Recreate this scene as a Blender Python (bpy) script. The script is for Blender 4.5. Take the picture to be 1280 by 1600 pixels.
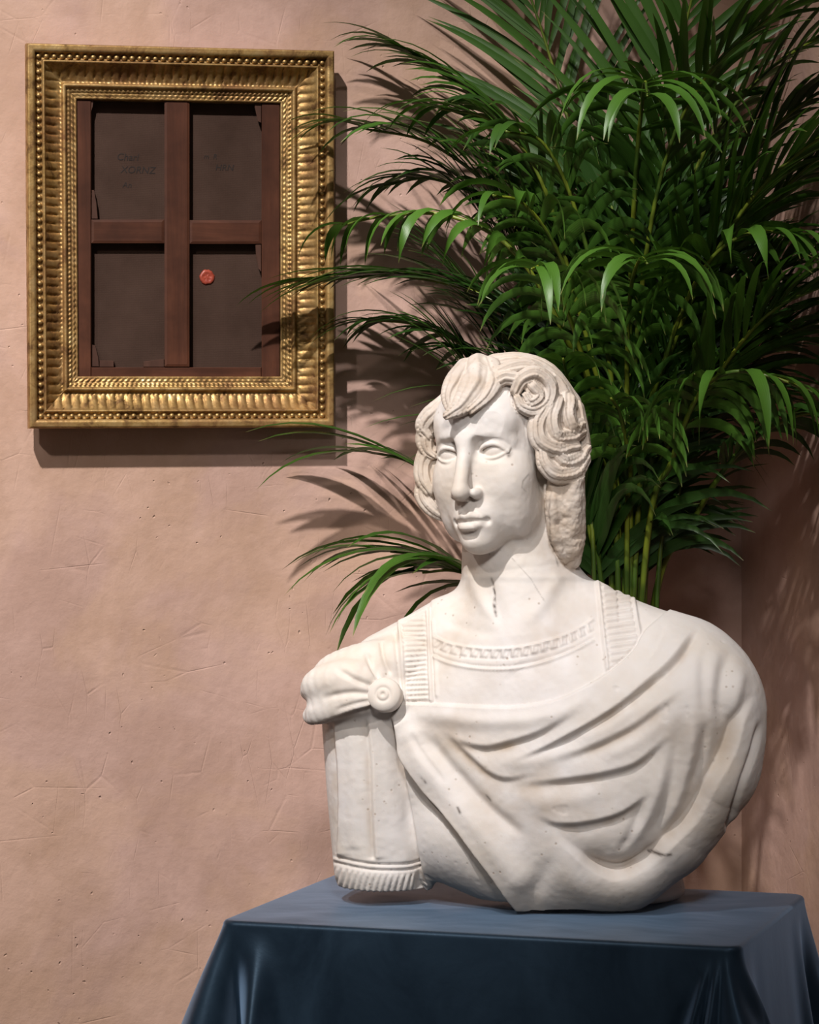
import bpy, bmesh, math, random
import numpy as np
from mathutils import Vector, Matrix

for o in list(bpy.data.objects):
    bpy.data.objects.remove(o, do_unlink=True)
scene = bpy.context.scene
COL = scene.collection

# ------------------------------------------------------------------ camera
YAW = math.radians(15.0)           # the camera looks 15 degrees to the right of the back wall's normal
FPX = 4440.0                       # focal length in pixels of the 1280 x 1600 frame
HORIZON = 739.0                    # eye level in the frame
EYE = 1.55
RIGHT = np.array([math.cos(YAW), -math.sin(YAW), 0.0])
FWD = np.array([math.sin(YAW), math.cos(YAW), 0.0])
UPV = np.array([0.0, 0.0, 1.0])
CAM = np.array([0.0, 0.0, EYE])

def S(u, v, Z):
    """frame position (u, v) at depth Z -> metres right / away / up of the camera"""
    return np.array([(u - 640.0) / FPX * Z, Z, (HORIZON - v) / FPX * Z])

def S2W(p):
    p = np.asarray(p, float)
    return CAM + p[..., 0:1] * RIGHT + p[..., 1:2] * FWD + p[..., 2:3] * UPV

def W(u, v, Z):
    return S2W(S(u, v, Z))

cam_data = bpy.data.cameras.new("camera")
cam_data.sensor_fit = 'AUTO'
cam_data.sensor_width = 36.0
cam_data.lens = 36.0 * FPX / 1600.0
cam_data.shift_y = -(800.0 - HORIZON) / 1600.0
cam_data.clip_start = 0.05
cam_data.clip_end = 60
cam = bpy.data.objects.new("camera", cam_data)
COL.objects.link(cam)
cam.location = CAM
cam.rotation_euler = (math.pi / 2, 0, -YAW)
scene.camera = cam

# ------------------------------------------------------------------ light
scene.view_settings.view_transform = 'Standard'
scene.view_settings.look = 'None'
scene.view_settings.gamma = 1.0
scene.view_settings.use_curve_mapping = False
scene.view_settings.exposure = 0.0

world = bpy.data.worlds.new("room_ambience")
scene.world = world
world.use_nodes = True
world.node_tree.nodes["Background"].inputs[0].default_value = (1.0, 0.91, 0.84, 1)
world.node_tree.nodes["Background"].inputs[1].default_value = 0.125

def spot(name, loc, target, energy, radius, angle, blend, color):
    d = bpy.data.lights.new(name, 'SPOT')
    d.energy = energy
    d.shadow_soft_size = radius
    d.spot_size = math.radians(angle)
    d.spot_blend = blend
    d.color = color
    o = bpy.data.objects.new(name, d)
    COL.objects.link(o)
    o.location = loc
    o.rotation_euler = (Vector(target) - Vector(loc)).to_track_quat('-Z', 'Y').to_euler()
    return o

HUNG = W(280, 370, 4.33)
KEY = W(110, 800, 4.3)
spot("ceiling_spotlight", HUNG + 2.6 * np.array([-0.56, -1.0, 1.06]), KEY, 1000, 0.05, 36, 1.0, (1.0, 0.955, 0.92))
spot("ceiling_spotlight", HUNG + 2.6 * np.array([-0.85, -1.0, 0.70]), W(120, 1450, 4.3), 190, 0.07, 34, 1.0, (1.0, 0.92, 0.85))

FACE = W(890, 985, 3.85)
spot("ceiling_spotlight", FACE + 2.9 * np.array([-0.30, -1.0, 0.50]), FACE, 225, 0.22, 19.5, 1.0, (1.0, 0.95, 0.91))
CROWN = W(1040, 330, 4.15)
spot("ceiling_spotlight", CROWN + 2.4 * np.array([-0.50, -1.0, 1.0]), CROWN, 460, 0.05, 21, 1.0, (1.0, 0.96, 0.92))
SIDE = W(1150, 1440, 3.7)
spot("ceiling_spotlight", SIDE + np.array([0.28, -1.5, 2.2]), SIDE, 42, 0.10, 24, 0.8, (0.95, 0.96, 1.0))

# ------------------------------------------------------------------ helpers
def link(o, parent=None):
    COL.objects.link(o)
    if parent is not None:
        o.parent = parent
    return o

def tag(o, label=None, cat=None, group=None, kind=None):
    if label: o["label"] = label
    if cat: o["category"] = cat
    if group: o["group"] = group
    if kind: o["kind"] = kind
    return o

def empty(name, loc, rotz=0.0):
    o = bpy.data.objects.new(name, None)
    o.empty_display_size = 0.05
    o.location = loc
    o.rotation_euler = (0, 0, rotz)
    return link(o)

def mesh_obj(name, verts, faces, mat, parent=None, smooth=True, world_space=None):
    """one mesh object; verts are in the parent's space unless world_space is given"""
    verts = np.asarray(verts, float)
    if world_space is not None:
        m = np.array(world_space.matrix_basis.inverted())
        verts = verts @ m[:3, :3].T + m[:3, 3]
    me = bpy.data.meshes.new(name)
    if isinstance(faces, np.ndarray):
        n, k = faces.shape
        me.vertices.add(len(verts))
        me.vertices.foreach_set("co", verts.astype(np.float32).ravel())
        me.loops.add(n * k)
        me.loops.foreach_set("vertex_index", faces.astype(np.int32).ravel())
        me.polygons.add(n)
        me.polygons.foreach_set("loop_start", np.arange(0, n * k, k, dtype=np.int32))
        me.polygons.foreach_set("loop_total", np.full(n, k, np.int32))
        me.update(calc_edges=True)
        me.validate()
    else:
        me.from_pydata([tuple(p) for p in verts], [], faces)
        me.update()
    if smooth:
        me.polygons.foreach_set("use_smooth", [True] * len(me.polygons))
    if mat: me.materials.append(mat)
    return link(bpy.data.objects.new(name, me), parent)

class Nodes:
    def __init__(self, name):
        self.m = bpy.data.materials.new(name)
        self.m.use_nodes = True
        self.t = self.m.node_tree
        self.b = self.t.nodes["Principled BSDF"]
    def n(self, kind, **kw):
        nd = self.t.nodes.new(kind)
        for k, v in kw.items():
            if k in nd.inputs.keys():
                nd.inputs[k].default_value = v
            else:
                setattr(nd, k, v)
        return nd
    def l(self, a, b):
        self.t.links.new(a, b)
    def coords(self, which='Object', scale=(1, 1, 1), rot=(0, 0, 0)):
        tc = self.n('ShaderNodeTexCoord')
        mp = self.n('ShaderNodeMapping')
        mp.inputs['Scale'].default_value = scale
        mp.inputs['Rotation'].default_value = rot
        self.l(tc.outputs[which], mp.inputs['Vector'])
        return mp.outputs[0]
    def noise(self, vec, scale, detail=4, rough=0.5, distortion=0.0):
        nd = self.n('ShaderNodeTexNoise')
        nd.inputs['Scale'].default_value = scale
        nd.inputs['Detail'].default_value = detail
        nd.inputs['Roughness'].default_value = rough
        nd.inputs['Distortion'].default_value = distortion
        if vec is not None: self.l(vec, nd.inputs['Vector'])
        return nd.outputs['Fac']
    def ramp(self, fac, stops):
        nd = self.n('ShaderNodeValToRGB')
        el = nd.color_ramp.elements
        while len(el) < len(stops): el.new(0.5)
        for e, (p, c) in zip(el, stops):
            e.position = p
            e.color = (*c, 1) if len(c) == 3 else c
        self.l(fac, nd.inputs[0])
        return nd.outputs[0]
    def mix(self, fac, a, b, blend='MIX'):
        nd = self.n('ShaderNodeMix', data_type='RGBA', blend_type=blend)
        for sock, val in ((nd.inputs[0], fac), (nd.inputs[6], a), (nd.inputs[7], b)):
            if isinstance(val, (int, float)): sock.default_value = val
            elif isinstance(val, tuple): sock.default_value = (*val, 1) if len(val) == 3 else val
            else: self.l(val, sock)
        return nd.outputs[2]
    def math(self, op, a, b=0.0):
        nd = self.n('ShaderNodeMath', operation=op)
        for sock, val in ((nd.inputs[0], a), (nd.inputs[1], b)):
            if isinstance(val, (int, float)): sock.default_value = val
            else: self.l(val, sock)
        return nd.outputs[0]
    def bump(self, height, strength=0.3, dist=0.01, normal=None):
        nd = self.n('ShaderNodeBump')
        nd.inputs['Strength'].default_value = strength
        nd.inputs['Distance'].default_value = dist
        self.l(height, nd.inputs['Height'])
        if normal is not None: self.l(normal, nd.inputs['Normal'])
        return nd.outputs[0]
    def set(self, **kw):
        for k, v in kw.items():
            k = k.replace('_', ' ')
            sock = self.b.inputs[k]
            if isinstance(v, (int, float)): sock.default_value = v
            elif isinstance(v, tuple): sock.default_value = (*v, 1) if len(v) == 3 else v
            else: self.l(v, sock)
        return self.m

# ------------------------------------------------------------------ the room
ZC = 4.6
CORNER = W(1159, HORIZON, ZC)
WALL_Y = float(CORNER[1])
WALL_X = float(CORNER[0])

def plaster(name, along):
    k = Nodes(name)
    v = k.coords('Object')
    big = k.noise(v, 2.3, 5, 0.6, 0.4)
    mid = k.noise(v, 7.0, 6, 0.62, 0.3)
    vs = k.coords('Object', scale=(1.0, 1.0, 0.45), rot=(0.2, 0.5, 0.3))
    trow = k.noise(vs, 8.0, 3, 0.5, 0.3)
    col = k.ramp(mid, [(0.40, (0.42, 0.268, 0.202)), (0.5, (0.475, 0.310, 0.246)), (0.60, (0.545, 0.362, 0.296))])
    col2 = k.ramp(big, [(0.46, (0.55, 0.352, 0.250)), (0.54, (0.50, 0.322, 0.280))])
    col = k.mix(0.38, col, col2)
    pits = k.n('ShaderNodeTexVoronoi', feature='F1')
    pits.inputs['Scale'].default_value = 46.0
    pv = k.n('ShaderNodeVectorMath', operation='ADD'); k.l(v, pv.inputs[0])
    wob = k.n('ShaderNodeTexNoise'); wob.inputs['Scale'].default_value = 60.0; k.l(v, wob.inputs['Vector'])
    wsc = k.n('ShaderNodeVectorMath', operation='SCALE'); wsc.inputs['Scale'].default_value = 0.012; k.l(wob.outputs['Color'], wsc.inputs[0])
    k.l(wsc.outputs[0], pv.inputs[1]); k.l(pv.outputs[0], pits.inputs['Vector'])
    sel = k.noise(v, 9.0, 2, 0.5)
    pit = k.math('MULTIPLY', k.ramp(pits.outputs['Distance'], [(0.03, (1, 1, 1)), (0.10, (0, 0, 0))]),
                 k.ramp(sel, [(0.50, (0, 0, 0)), (0.60, (1, 1, 1))]))
    h1 = k.math('ADD', k.math('MULTIPLY', trow, 0.9), k.math('MULTIPLY', k.noise(v, 55, 4, 0.6), 0.2))
    ridged = k.n('ShaderNodeTexNoise', noise_type='RIDGED_MULTIFRACTAL')
    ridged.inputs['Scale'].default_value = 5.0
    ridged.inputs['Detail'].default_value = 3
    k.l(k.coords('Object', scale=(1.0, 1.0, 0.35), rot=(0.1, 0.9, 0.2)), ridged.inputs['Vector'])
    h2 = k.math('ADD', h1, k.math('MULTIPLY', ridged.outputs[0], 0.05))
    h3 = k.math('SUBTRACT', h2, k.math('MULTIPLY', pit, 0.55))
    def scratches(scale, rot, sc):
        vo = k.n('ShaderNodeTexVoronoi', feature='DISTANCE_TO_EDGE')
        vo.inputs['Scale'].default_value = sc
        k.l(k.coords('Object', scale=scale, rot=rot), vo.inputs['Vector'])
        return k.ramp(vo.outputs['Distance'], [(0.0, (1, 1, 1)), (0.020, (0, 0, 0))])
    def some(sc, off):
        return k.ramp(k.noise(k.coords('Object', rot=(off, off * 2, off)), sc, 3, 0.5), [(0.56, (0, 0, 0)), (0.68, (1, 1, 1))])
    lines = k.math('ADD', k.math('MULTIPLY', scratches((1.8, 1.8, 0.7), (0, 0.5, 0), 8.0), some(8.0, 0.4)), k.math('MULTIPLY', scratches((0.8, 1.8, 2.0), (0, 0.3, 0), 8.0), some(9.0, 1.1)))
    lines = k.math('ADD', lines, k.math('MULTIPLY', scratches((2.2, 2.2, 0.6), (0, -0.7, 0), 14.0), some(10.0, 2.3)))
    h3 = k.math('SUBTRACT', h3, k.math('MULTIPLY', lines, 0.085))
    nrm = k.bump(h3, 0.5, 0.012)
    k.set(Base_Color=col, Roughness=0.78, Normal=nrm)
    k.b.inputs['Specular IOR Level'].default_value = 0.25
    return k.m

M_PLASTER = plaster("pink_clay_plaster", 0)

def slab(name, x0, x1, y0, y1, z0, z1, mat):
    v = [(x, y, z) for z in (z0, z1) for y in (y0, y1) for x in (x0, x1)]
    f = [(0, 2, 3, 1), (4, 5, 7, 6), (0, 1, 5, 4), (2, 6, 7, 3), (0, 4, 6, 2), (1, 3, 7, 5)]
    return mesh_obj(name, v, f, mat, smooth=False)

wb = slab("wall_back", -3.0, WALL_X + 0.12, WALL_Y, WALL_Y + 0.12, 0, 3.6, M_PLASTER)
tag(wb, "pink clay plaster wall behind the gilt frame", "wall", kind="structure")
wr = slab("wall_right", WALL_X, WALL_X + 0.12, 1.2, WALL_Y, 0, 3.6, M_PLASTER)
tag(wr, "narrow strip of pink plaster wall right of the corner", "wall", kind="structure")
kf = Nodes("oak_floor")
fv = kf.coords('Object', scale=(1, 6, 1))
kf.set(Base_Color=kf.ramp(kf.noise(fv, 4, 5, 0.6), [(0.3, (0.16, 0.09, 0.05)), (0.7, (0.28, 0.17, 0.09))]), Roughness=0.5)
fl = slab("floor", -3.0, WALL_X + 0.12, -1.5, WALL_Y + 0.12, -0.06, 0.0, kf.m)
tag(fl, "brown wooden floor under the draped table", "floor", kind="structure")

# ------------------------------------------------------------------ gilt frame with the back of a canvas
def on_wall(u, v, h):
    """point at height h in front of the back wall, on the sight line of frame position (u, v)"""
    d = S2W(S(u, v, 1.0)) - CAM
    return CAM + d * ((WALL_Y - h) / d[1])

def gilt():
    k = Nodes("worn_gilding")
    v = k.coords('Object')
    n1 = k.noise(v, 38, 6, 0.65, 0.4)
    n2 = k.noise(v, 11, 5, 0.6, 0.2)
    col = k.ramp(n1, [(0.36, (0.14, 0.074, 0.027)), (0.49, (0.40, 0.248, 0.088)), (0.68, (0.58, 0.40, 0.18))])
    col = k.mix(k.ramp(n2, [(0.44, (0, 0, 0)), (0.72, (0.65, 0.65, 0.65))]), col, (0.27, 0.13, 0.06))
    k.set(Base_Color=col, Metallic=0.72, Roughness=k.ramp(n1, [(0.3, (0.60,) * 3), (0.7, (0.40,) * 3)]),
          Normal=k.bump(k.noise(v, 160, 4, 0.6), 0.25, 0.002))
    return k.m

def wood(name, dark, light, scale):
    k = Nodes(name)
    v = k.coords('Object', scale=scale)
    n = k.noise(v, 30, 6, 0.65, 0.5)
    big = k.noise(k.coords('Object'), 14, 4, 0.6)
    col = k.mix(k.ramp(big, [(0.35, (0, 0, 0)), (0.7, (0.7, 0.7, 0.7))]), k.ramp(n, [(0.3, dark), (0.7, light)]), tuple(0.55 * c for c in dark))
    k.set(Base_Color=col, Roughness=0.6, Normal=k.bump(n, 0.3, 0.002))
    k.b.inputs['Specular IOR Level'].default_value = 0.2
    return k.m

M_GILT = gilt()
M_WOOD_V = wood("brown_stretcher_pine", (0.052, 0.018, 0.010), (0.125, 0.044, 0.023), (1, 1, 0.08))
M_WOOD_H = wood("brown_stretcher_pine_across", (0.052, 0.018, 0.010), (0.125, 0.044, 0.023), (0.08, 1, 1))
M_KEY = wood("brown_wedge_wood", (0.065, 0.030, 0.021), (0.115, 0.055, 0.038), (1, 1, 0.3))
kc = Nodes("old_linen_canvas")
cv = kc.coords('Object')
wx = kc.n('ShaderNodeTexWave', wave_type='BANDS', bands_direction='X'); wx.inputs['Scale'].default_value = 230; wx.inputs['Distortion'].default_value = 2.0
wz = kc.n('ShaderNodeTexWave', wave_type='BANDS', bands_direction='Z'); wz.inputs['Scale'].default_value = 230; wz.inputs['Distortion'].default_value = 2.0
kc.l(cv, wx.inputs['Vector']); kc.l(cv, wz.inputs['Vector'])
weave = kc.math('ADD', wx.outputs['Fac'], wz.outputs['Fac'])
cn = kc.noise(cv, 10, 5, 0.6)
ccol = kc.ramp(cn, [(0.3, (0.040, 0.022, 0.016)), (0.7, (0.070, 0.041, 0.031))])
ccol = kc.mix(0.18, ccol, kc.ramp(weave, [(0.4, (0.025, 0.015, 0.012)), (1.0, (0.09, 0.058, 0.045))]))
kc.set(Base_Color=ccol, Roughness=0.9, Normal=kc.bump(weave, 0.3, 0.001))
kc.b.inputs['Specular IOR Level'].default_value = 0.08

FD = 0.052
A_, B_, C_, D_ = on_wall(42, 67, FD), on_wall(523, 79, FD), on_wall(523, 667, FD), on_wall(46, 669, FD)   # TL TR BR BL
fbase = (C_ + D_) / 2; fbase[1] = WALL_Y
painting = empty("framed_painting", fbase)
tag(painting, "gilt fluted frame holding a canvas turned to show its brown stretcher back", "framed painting")
q = 1.0 / 1022                                        # one frame pixel on the wall, metres
#           inward distance (px), height (mm)
PROFILE = [(12, 0), (12, 28), (0, 28), (-0.5, 36), (0, 49), (1.5, 52), (9, 52), (12, 51), (13.5, 46), (14.5, 42.5), (17, 42), (20, 42), (23, 42.5), (24.5, 46.5), (26, 47.5), (27.5, 46.5),
           (29, 45), (32, 42), (36, 37.5), (40, 33.8), (44, 31), (48, 29), (52, 28), (55, 27.6), (56.5, 27.8), (57.5, 30.5), (60, 31.5), (62.5, 30.5), (63.5, 27), (65, 25.6), (67, 26.4), (69.5, 25.6),
           (70.5, 23.6), (72, 24.4), (74.5, 24.2), (76.5, 22.5), (77.5, 23.2), (80, 22.6), (80.6, 14), (80.6, 3)]
def pfine():
    out = []
    for (a, b), (c, d) in zip(PROFILE[:-1], PROFILE[1:]):
        n = max(1, int(abs(c - a) / 1.6))
        for i in range(n):
            out.append((a + (c - a) * i / n, b + (d - b) * i / n))
    return out + [PROFILE[-1]]
PF = pfine()

def rail(P, Q, inP, inQ, name):
    """mitred moulding from corner P to Q; inP, inQ = unit inward directions at the two ends (sum of both sides)"""
    L = np.linalg.norm(Q - P)
    n = int(L / 0.0021)
    pitch = 13.6 * q
    nf = round((L - 2 * 26 * q) / pitch)
    verts = []; faces = []
    for i in range(n + 1):
        t = i / n
        for s, h in PF:
            a = P + inP * (s * q); b = Q + inQ * (s * q)
            p = a + (b - a) * t
            x = t * (L - 2 * s * q) + s * q               # distance along the outer edge
            hh = h
            if 28.5 <= s <= 56:
                ph = (x - 26 * q) / (L - 52 * q) * nf
                f = ph - math.floor(ph)
                edge = min(f, 1 - f)                      # 0 at the arris between two flutes
                tt = (s - 28.5) / 27.5
                hh += 2.2 * min(1, edge / 0.33) ** 0.6 * (0.35 + 0.65 * math.sin(math.pi * min(1, tt * 1.05))) - 2.0
                if edge < 0.16 * (1 - tt): hh -= 2.6 * (1 - edge / 0.16)
                if tt > 0.8 and abs(f - 0.5) < 0.12: hh -= 1.4
            elif 64 <= s <= 69.6:
                hh += 1.5 * math.sin(2 * math.pi * x / (7.2 * q)) * math.sin(math.pi * (s - 64) / 5.6)
            elif 71 <= s <= 77:
                hh += 1.7 * math.sin(2 * math.pi * x / (8.8 * q) + (s - 71) * 0.9) * math.sin(math.pi * (s - 71) / 6)
            p = p.copy(); p[1] = WALL_Y - hh * 0.001
            verts.append(p)
    m = len(PF)
    for i in range(n):
        for j in range(m - 1):
            faces.append((i * m + j, i * m + j + 1, (i + 1) * m + j + 1, (i + 1) * m + j))
    o = mesh_obj(name, verts, np.array(faces), M_GILT, painting, world_space=painting)
    return o

def unit(a): return a / np.linalg.norm(a)
ex_t, ex_b = unit(B_ - A_), unit(C_ - D_)
ez_l, ez_r = unit(A_ - D_), unit(B_ - C_)
iA, iB, iC, iD = ex_t - ez_l, -ex_t - ez_r, -ex_b + ez_r, ex_b + ez_l
RAILS = [(A_, B_, iA, iB), (B_, C_, iB, iC), (C_, D_, iC, iD), (D_, A_, iD, iA)]
bead_me = None
bead_rng = random.Random(3)
for P, Q, ip, iq in RAILS:
    ro = rail(P, Q, ip, iq, "frame_rail")
    if bead_me is None:
        bm = bmesh.new()
        bmesh.ops.create_icosphere(bm, subdivisions=2, radius=4.25 * q)
        bead_me = bpy.data.meshes.new("bead"); bm.to_mesh(bead_me); bm.free()
        bead_me.polygons.foreach_set("use_smooth", [True] * len(bead_me.polygons))
        bead_me.materials.append(M_GILT)
    a = P + ip * (18.5 * q); b = Q + iq * (18.5 * q)
    L = np.linalg.norm(b - a); nb = round(L / (12.0 * q))
    for i in range(nb):
        p = a + (b - a) * (i / nb)
        p[1] = WALL_Y - 0.0445
        bo = bpy.data.objects.new("bead", bead_me)
        link(bo, ro)
        bo.location = Vector(p - np.array(painting.location))
        s_ = bead_rng.uniform(0.88, 1.05)
        bo.scale = (s_, s_ * 0.9, s_)

def bar(name, u0, u1, v0, v1, h, th, mat, bev=1.2, parent=None, pts=None):
    """board lying in the frame: outline in frame pixels, front face at height h, thickness th"""
    pts = pts or [(u0, v0), (u1, v0), (u1, v1), (u0, v1)]
    P = np.array(pts, float); c = P.mean(0)
    inn = P + (c - P) / np.maximum(np.abs(c - P), 1e-6) * np.minimum(bev, np.abs(c - P) * 0.4)
    v = [on_wall(a, b, h) for a, b in inn] + [on_wall(a, b, h - 0.0012) for a, b in P] + [on_wall(a, b, h - th) for a, b in P]
    n = len(pts)
    f = [tuple(range(n))[::-1], tuple(range(2 * n, 3 * n))]
    for k0 in (0, n):
        f += [(k0 + i, k0 + (i + 1) % n, k0 + n + (i + 1) % n, k0 + n + i) for i in range(n)]
    return mesh_obj(name, v, f, mat, parent or painting, smooth=False, world_space=painting)

HB = 0.0195
bar("stretcher_bar", 100, 142.5, 138, 606, HB, 0.017, M_WOOD_V)
bar("stretcher_bar", 409, 437, 142, 606, HB, 0.017, M_WOOD_V)
bar("rebate_strip", 437.6, 446, 146, 600, HB + 0.001, 0.017, M_KEY)
bar("stretcher_bar", 142.8, 408.6, 138, 153, HB - 0.001, 0.016, M_WOOD_H)
bar("stretcher_bar", 142.8, 408.6, 574, 606, HB - 0.001, 0.016, M_WOOD_H)
bar("cross_bar", 257, 296, 153.4, 573, HB + 0.0008, 0.016, M_WOOD_V, 4)
bar("cross_bar", 142.8, 256.6, 343, 380, HB - 0.0005, 0.015, M_WOOD_H, 4)
bar("cross_bar", 296.4, 408.6, 344, 381, HB - 0.0005, 0.015, M_WOOD_H, 4)
for pts, h in (([(136, 154), (147, 154), (145, 168), (142.8, 175), (136, 175)], HB - 0.0016), ([(142.8, 297), (147, 297), (151, 318), (153, 342), (142.8, 342)], HB - 0.004),
               ([(142.8, 538), (149, 540), (154, 560), (155, 573), (142.8, 573)], HB - 0.006), ([(155.5, 563), (178, 564), (178, 573.6), (155.5, 573.6)], HB - 0.008),
               ([(224, 565), (256.5, 561), (256.5, 573.6), (224, 573.6)], HB - 0.008), ([(397, 153.5), (408.5, 153.5), (408.5, 192), (403, 190), (398, 168)], HB - 0.0016),
               ([(399, 381.6), (408.5, 381.6), (408.5, 425), (404, 420), (400, 400)], HB - 0.003)):
    bar("wedge_key", 0, 0, 0, 0, h, 0.012 if h > 0.0125 else 0.008, M_KEY, 0.6, pts=pts)
canvas = bar("canvas", 98, 446, 138, 606, 0.0035, 0.003, kc.m, 0.1)
canvas["label"] = "dark brown linen canvas back"

kw = Nodes("red_sealing_wax")
kw.set(Base_Color=kw.ramp(kw.noise(kw.coords('Object'), 140, 3), [(0.3, (0.24, 0.035, 0.02)), (0.7, (0.38, 0.07, 0.04))]), Roughness=0.4)
def wax(cu, cv_, r):
    n = 28; v = [on_wall(cu, cv_, 0.0035 + 0.0021)]; f = []
    rg = random.Random(5)
    rings = [(0.25, 2.3), (0.5, 1.7), (0.62, 2.7), (0.86, 2.5), (1.0, 1.2), (1.03, 0.0)]
    wob = [1 + 0.06 * rg.uniform(-1, 1) for _ in range(n)]
    for rr, hh in rings:
        for j in range(n):
            a = 2 * math.pi * j / n
            v.append(on_wall(cu + r * rr * wob[j] * math.cos(a), cv_ + r * rr * wob[j] * math.sin(a), 0.0035 + 0.001 * hh * (1 + (0.15 * math.sin(a * 5) if rr < 0.6 else 0))))
    f += [(0, 1 + (j + 1) % n, 1 + j) for j in range(n)]
    for i in range(len(rings) - 1):
        f += [(1 + i * n + j, 1 + i * n + (j + 1) % n, 1 + (i + 1) * n + (j + 1) % n, 1 + (i + 1) * n + j) for j in range(n)]
    o = mesh_obj("wax_seal", v, f, kw.m, canvas, world_space=painting)
    o["label"] = "red sealing wax stamp"
wax(323.5, 433, 11.5)

kt = Nodes("faded_ink")
kt.set(Base_Color=(0.016, 0.010, 0.008), Roughness=0.9)
def ink(text, u, v, hpx, shear=0.2):
    c = bpy.data.curves.new("inscription", 'FONT')
    c.body = text
    c.size = hpx * q * 1.4
    c.shear = shear
    c.materials.append(kt.m)
    tmp = bpy.data.objects.new("inscription", c)
    me = bpy.data.meshes.new_from_object(tmp)
    bpy.data.objects.remove(tmp); bpy.data.curves.remove(c)
    o = link(bpy.data.objects.new("inscription", me), canvas)
    o.location = Vector(on_wall(u, v, 0.0039) - np.array(painting.location))
    o.rotation_euler = (math.pi / 2, 0, 0)
ink("Charl", 182, 250, 11)
ink("XORNZ", 188, 270, 11)
ink("An", 191, 293, 9)
ink("m  R", 318, 248, 8)
ink("HRN", 336, 266, 10)

# ------------------------------------------------------------------ marble bust
# carved as a signed-distance volume (metres right / away / up of the camera's position, later moved
# into the bust's own frame), turned into one continuous quad surface, then chiselled along fold lines
BZ = 3.83
PX = BZ / FPX                                     # one frame pixel at the bust, in metres
TABLE_H = 0.584                                   # eye level above the table top
BYAW = math.radians(18)                           # torso turned to the viewer's left

def bp(u, v, w=0.0):
    return S(u, v, BZ + w * PX)

class Vol:
    def __init__(self, lo, hi, h):
        self.h = h
        self.lo = np.array(lo, np.float32)
        self.n = np.ceil((np.array(hi) - np.array(lo)) / h).astype(int) + 1
        self.ax = [self.lo[i] + h * np.arange(self.n[i], dtype=np.float32) for i in range(3)]
        self.d = np.full(tuple(self.n), 0.25, np.float32)
    def box(self, lo, hi):
        i0 = np.clip(np.floor((np.array(lo) - self.lo) / self.h).astype(int), 0, self.n)
        i1 = np.clip(np.ceil((np.array(hi) - self.lo) / self.h).astype(int) + 1, 0, self.n)
        if np.any(i1 - i0 < 1): return None
        sl = tuple(slice(a, b) for a, b in zip(i0, i1))
        g = [self.ax[0][sl[0]][:, None, None], self.ax[1][sl[1]][None, :, None], self.ax[2][sl[2]][None, None, :]]
        return sl, g
    def apply(self, fn, lo, hi, k, op):
        m = k + 3 * self.h
        r = self.box(np.array(lo) - m, np.array(hi) + m)
        if r is None: return
        sl, g = r
        b = fn(*g)
        a = self.d[sl]
        if op == 'add':
            hh = np.maximum(k - np.abs(a - b), 0) / max(k, 1e-6)
            self.d[sl] = np.minimum(a, b) - hh * hh * k * 0.25
        elif op == 'sub':
            b = -b
            hh = np.maximum(k - np.abs(a - b), 0) / max(k, 1e-6)
            self.d[sl] = np.maximum(a, b) + hh * hh * k * 0.25
    def mesh(self):
        """naive surface nets"""
        d, n = self.d, self.n
        ins = d < 0
        nx, ny, nz = n - 1
        cnt = np.zeros((nx, ny, nz), np.int8)
        for i in (0, 1):
            for j in (0, 1):
                for k in (0, 1):
                    cnt += ins[i:i + nx, j:j + ny, k:k + nz]
        cells = np.argwhere((cnt > 0) & (cnt < 8))
        idx = np.full((nx, ny, nz), -1, np.int32)
        idx[cells[:, 0], cells[:, 1], cells[:, 2]] = np.arange(len(cells))
        acc = np.zeros((len(cells), 3), np.float64)
        num = np.zeros(len(cells))
        offs = [np.array(o) for o in ((0,0,0),(1,0,0),(0,1,0),(1,1,0),(0,0,1),(1,0,1),(0,1,1),(1,1,1))]
        edges = [(0,1),(2,3),(4,5),(6,7),(0,2),(1,3),(4,6),(5,7),(0,4),(1,5),(2,6),(3,7)]
        val = [d[cells[:,0]+o[0], cells[:,1]+o[1], cells[:,2]+o[2]].astype(np.float64) for o in offs]
        for a, b in edges:
            va, vb = val[a], val[b]
            c = (va < 0) != (vb < 0)
            t = np.where(c, va / np.where(c, va - vb, 1), 0)[:, None]
            p = offs[a] + t * (offs[b] - offs[a])
            acc += np.where(c[:, None], p, 0)
            num += c
        verts = self.lo + self.h * (cells + acc / num[:, None])
        quads = []
        for axis in range(3):
            o = [0, 0, 0]; o[axis] = 1
            A = ins[:n[0]-o[0], :n[1]-o[1], :n[2]-o[2]]
            B = ins[o[0]:, o[1]:, o[2]:]
            e = np.argwhere(A != B)
            b, c = (axis + 1) % 3, (axis + 2) % 3
            ok = (e[:, b] > 0) & (e[:, c] > 0) & (e[:, b] < n[b]-1) & (e[:, c] < n[c]-1)
            e = e[ok]
            flip = A[e[:, 0], e[:, 1], e[:, 2]]
            def at(db, dc):
                q = e.copy(); q[:, b] -= db; q[:, c] -= dc
                return idx[q[:, 0], q[:, 1], q[:, 2]]
            q = np.stack([at(1, 1), at(0, 1), at(0, 0), at(1, 0)], 1)
            q[~flip] = q[~flip][:, ::-1]
            quads.append(q)
        return verts, np.concatenate(quads)

HEADVOL = (bp(630, 935, -190), bp(950, 540, 170))
BODYVOL = (bp(440, 1440, -240), bp(1225, 870, 230))
def mkvol(lohi, h, zmin=None, zmax=None):
    lo = np.minimum(*lohi); hi = np.maximum(*lohi)
    if zmin is not None: lo[2] = zmin
    if zmax is not None: hi[2] = zmax
    return Vol(lo, hi, h)
SEAM = bp(800, 905)[2]
HRES, BRES = 0.00125, 0.0019
LAP = 0.004
vh = mkvol(HEADVOL, HRES, zmin=SEAM - LAP)
vb = mkvol(BODYVOL, BRES, zmax=SEAM + LAP)
VOLS = [vh, vb]

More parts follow.
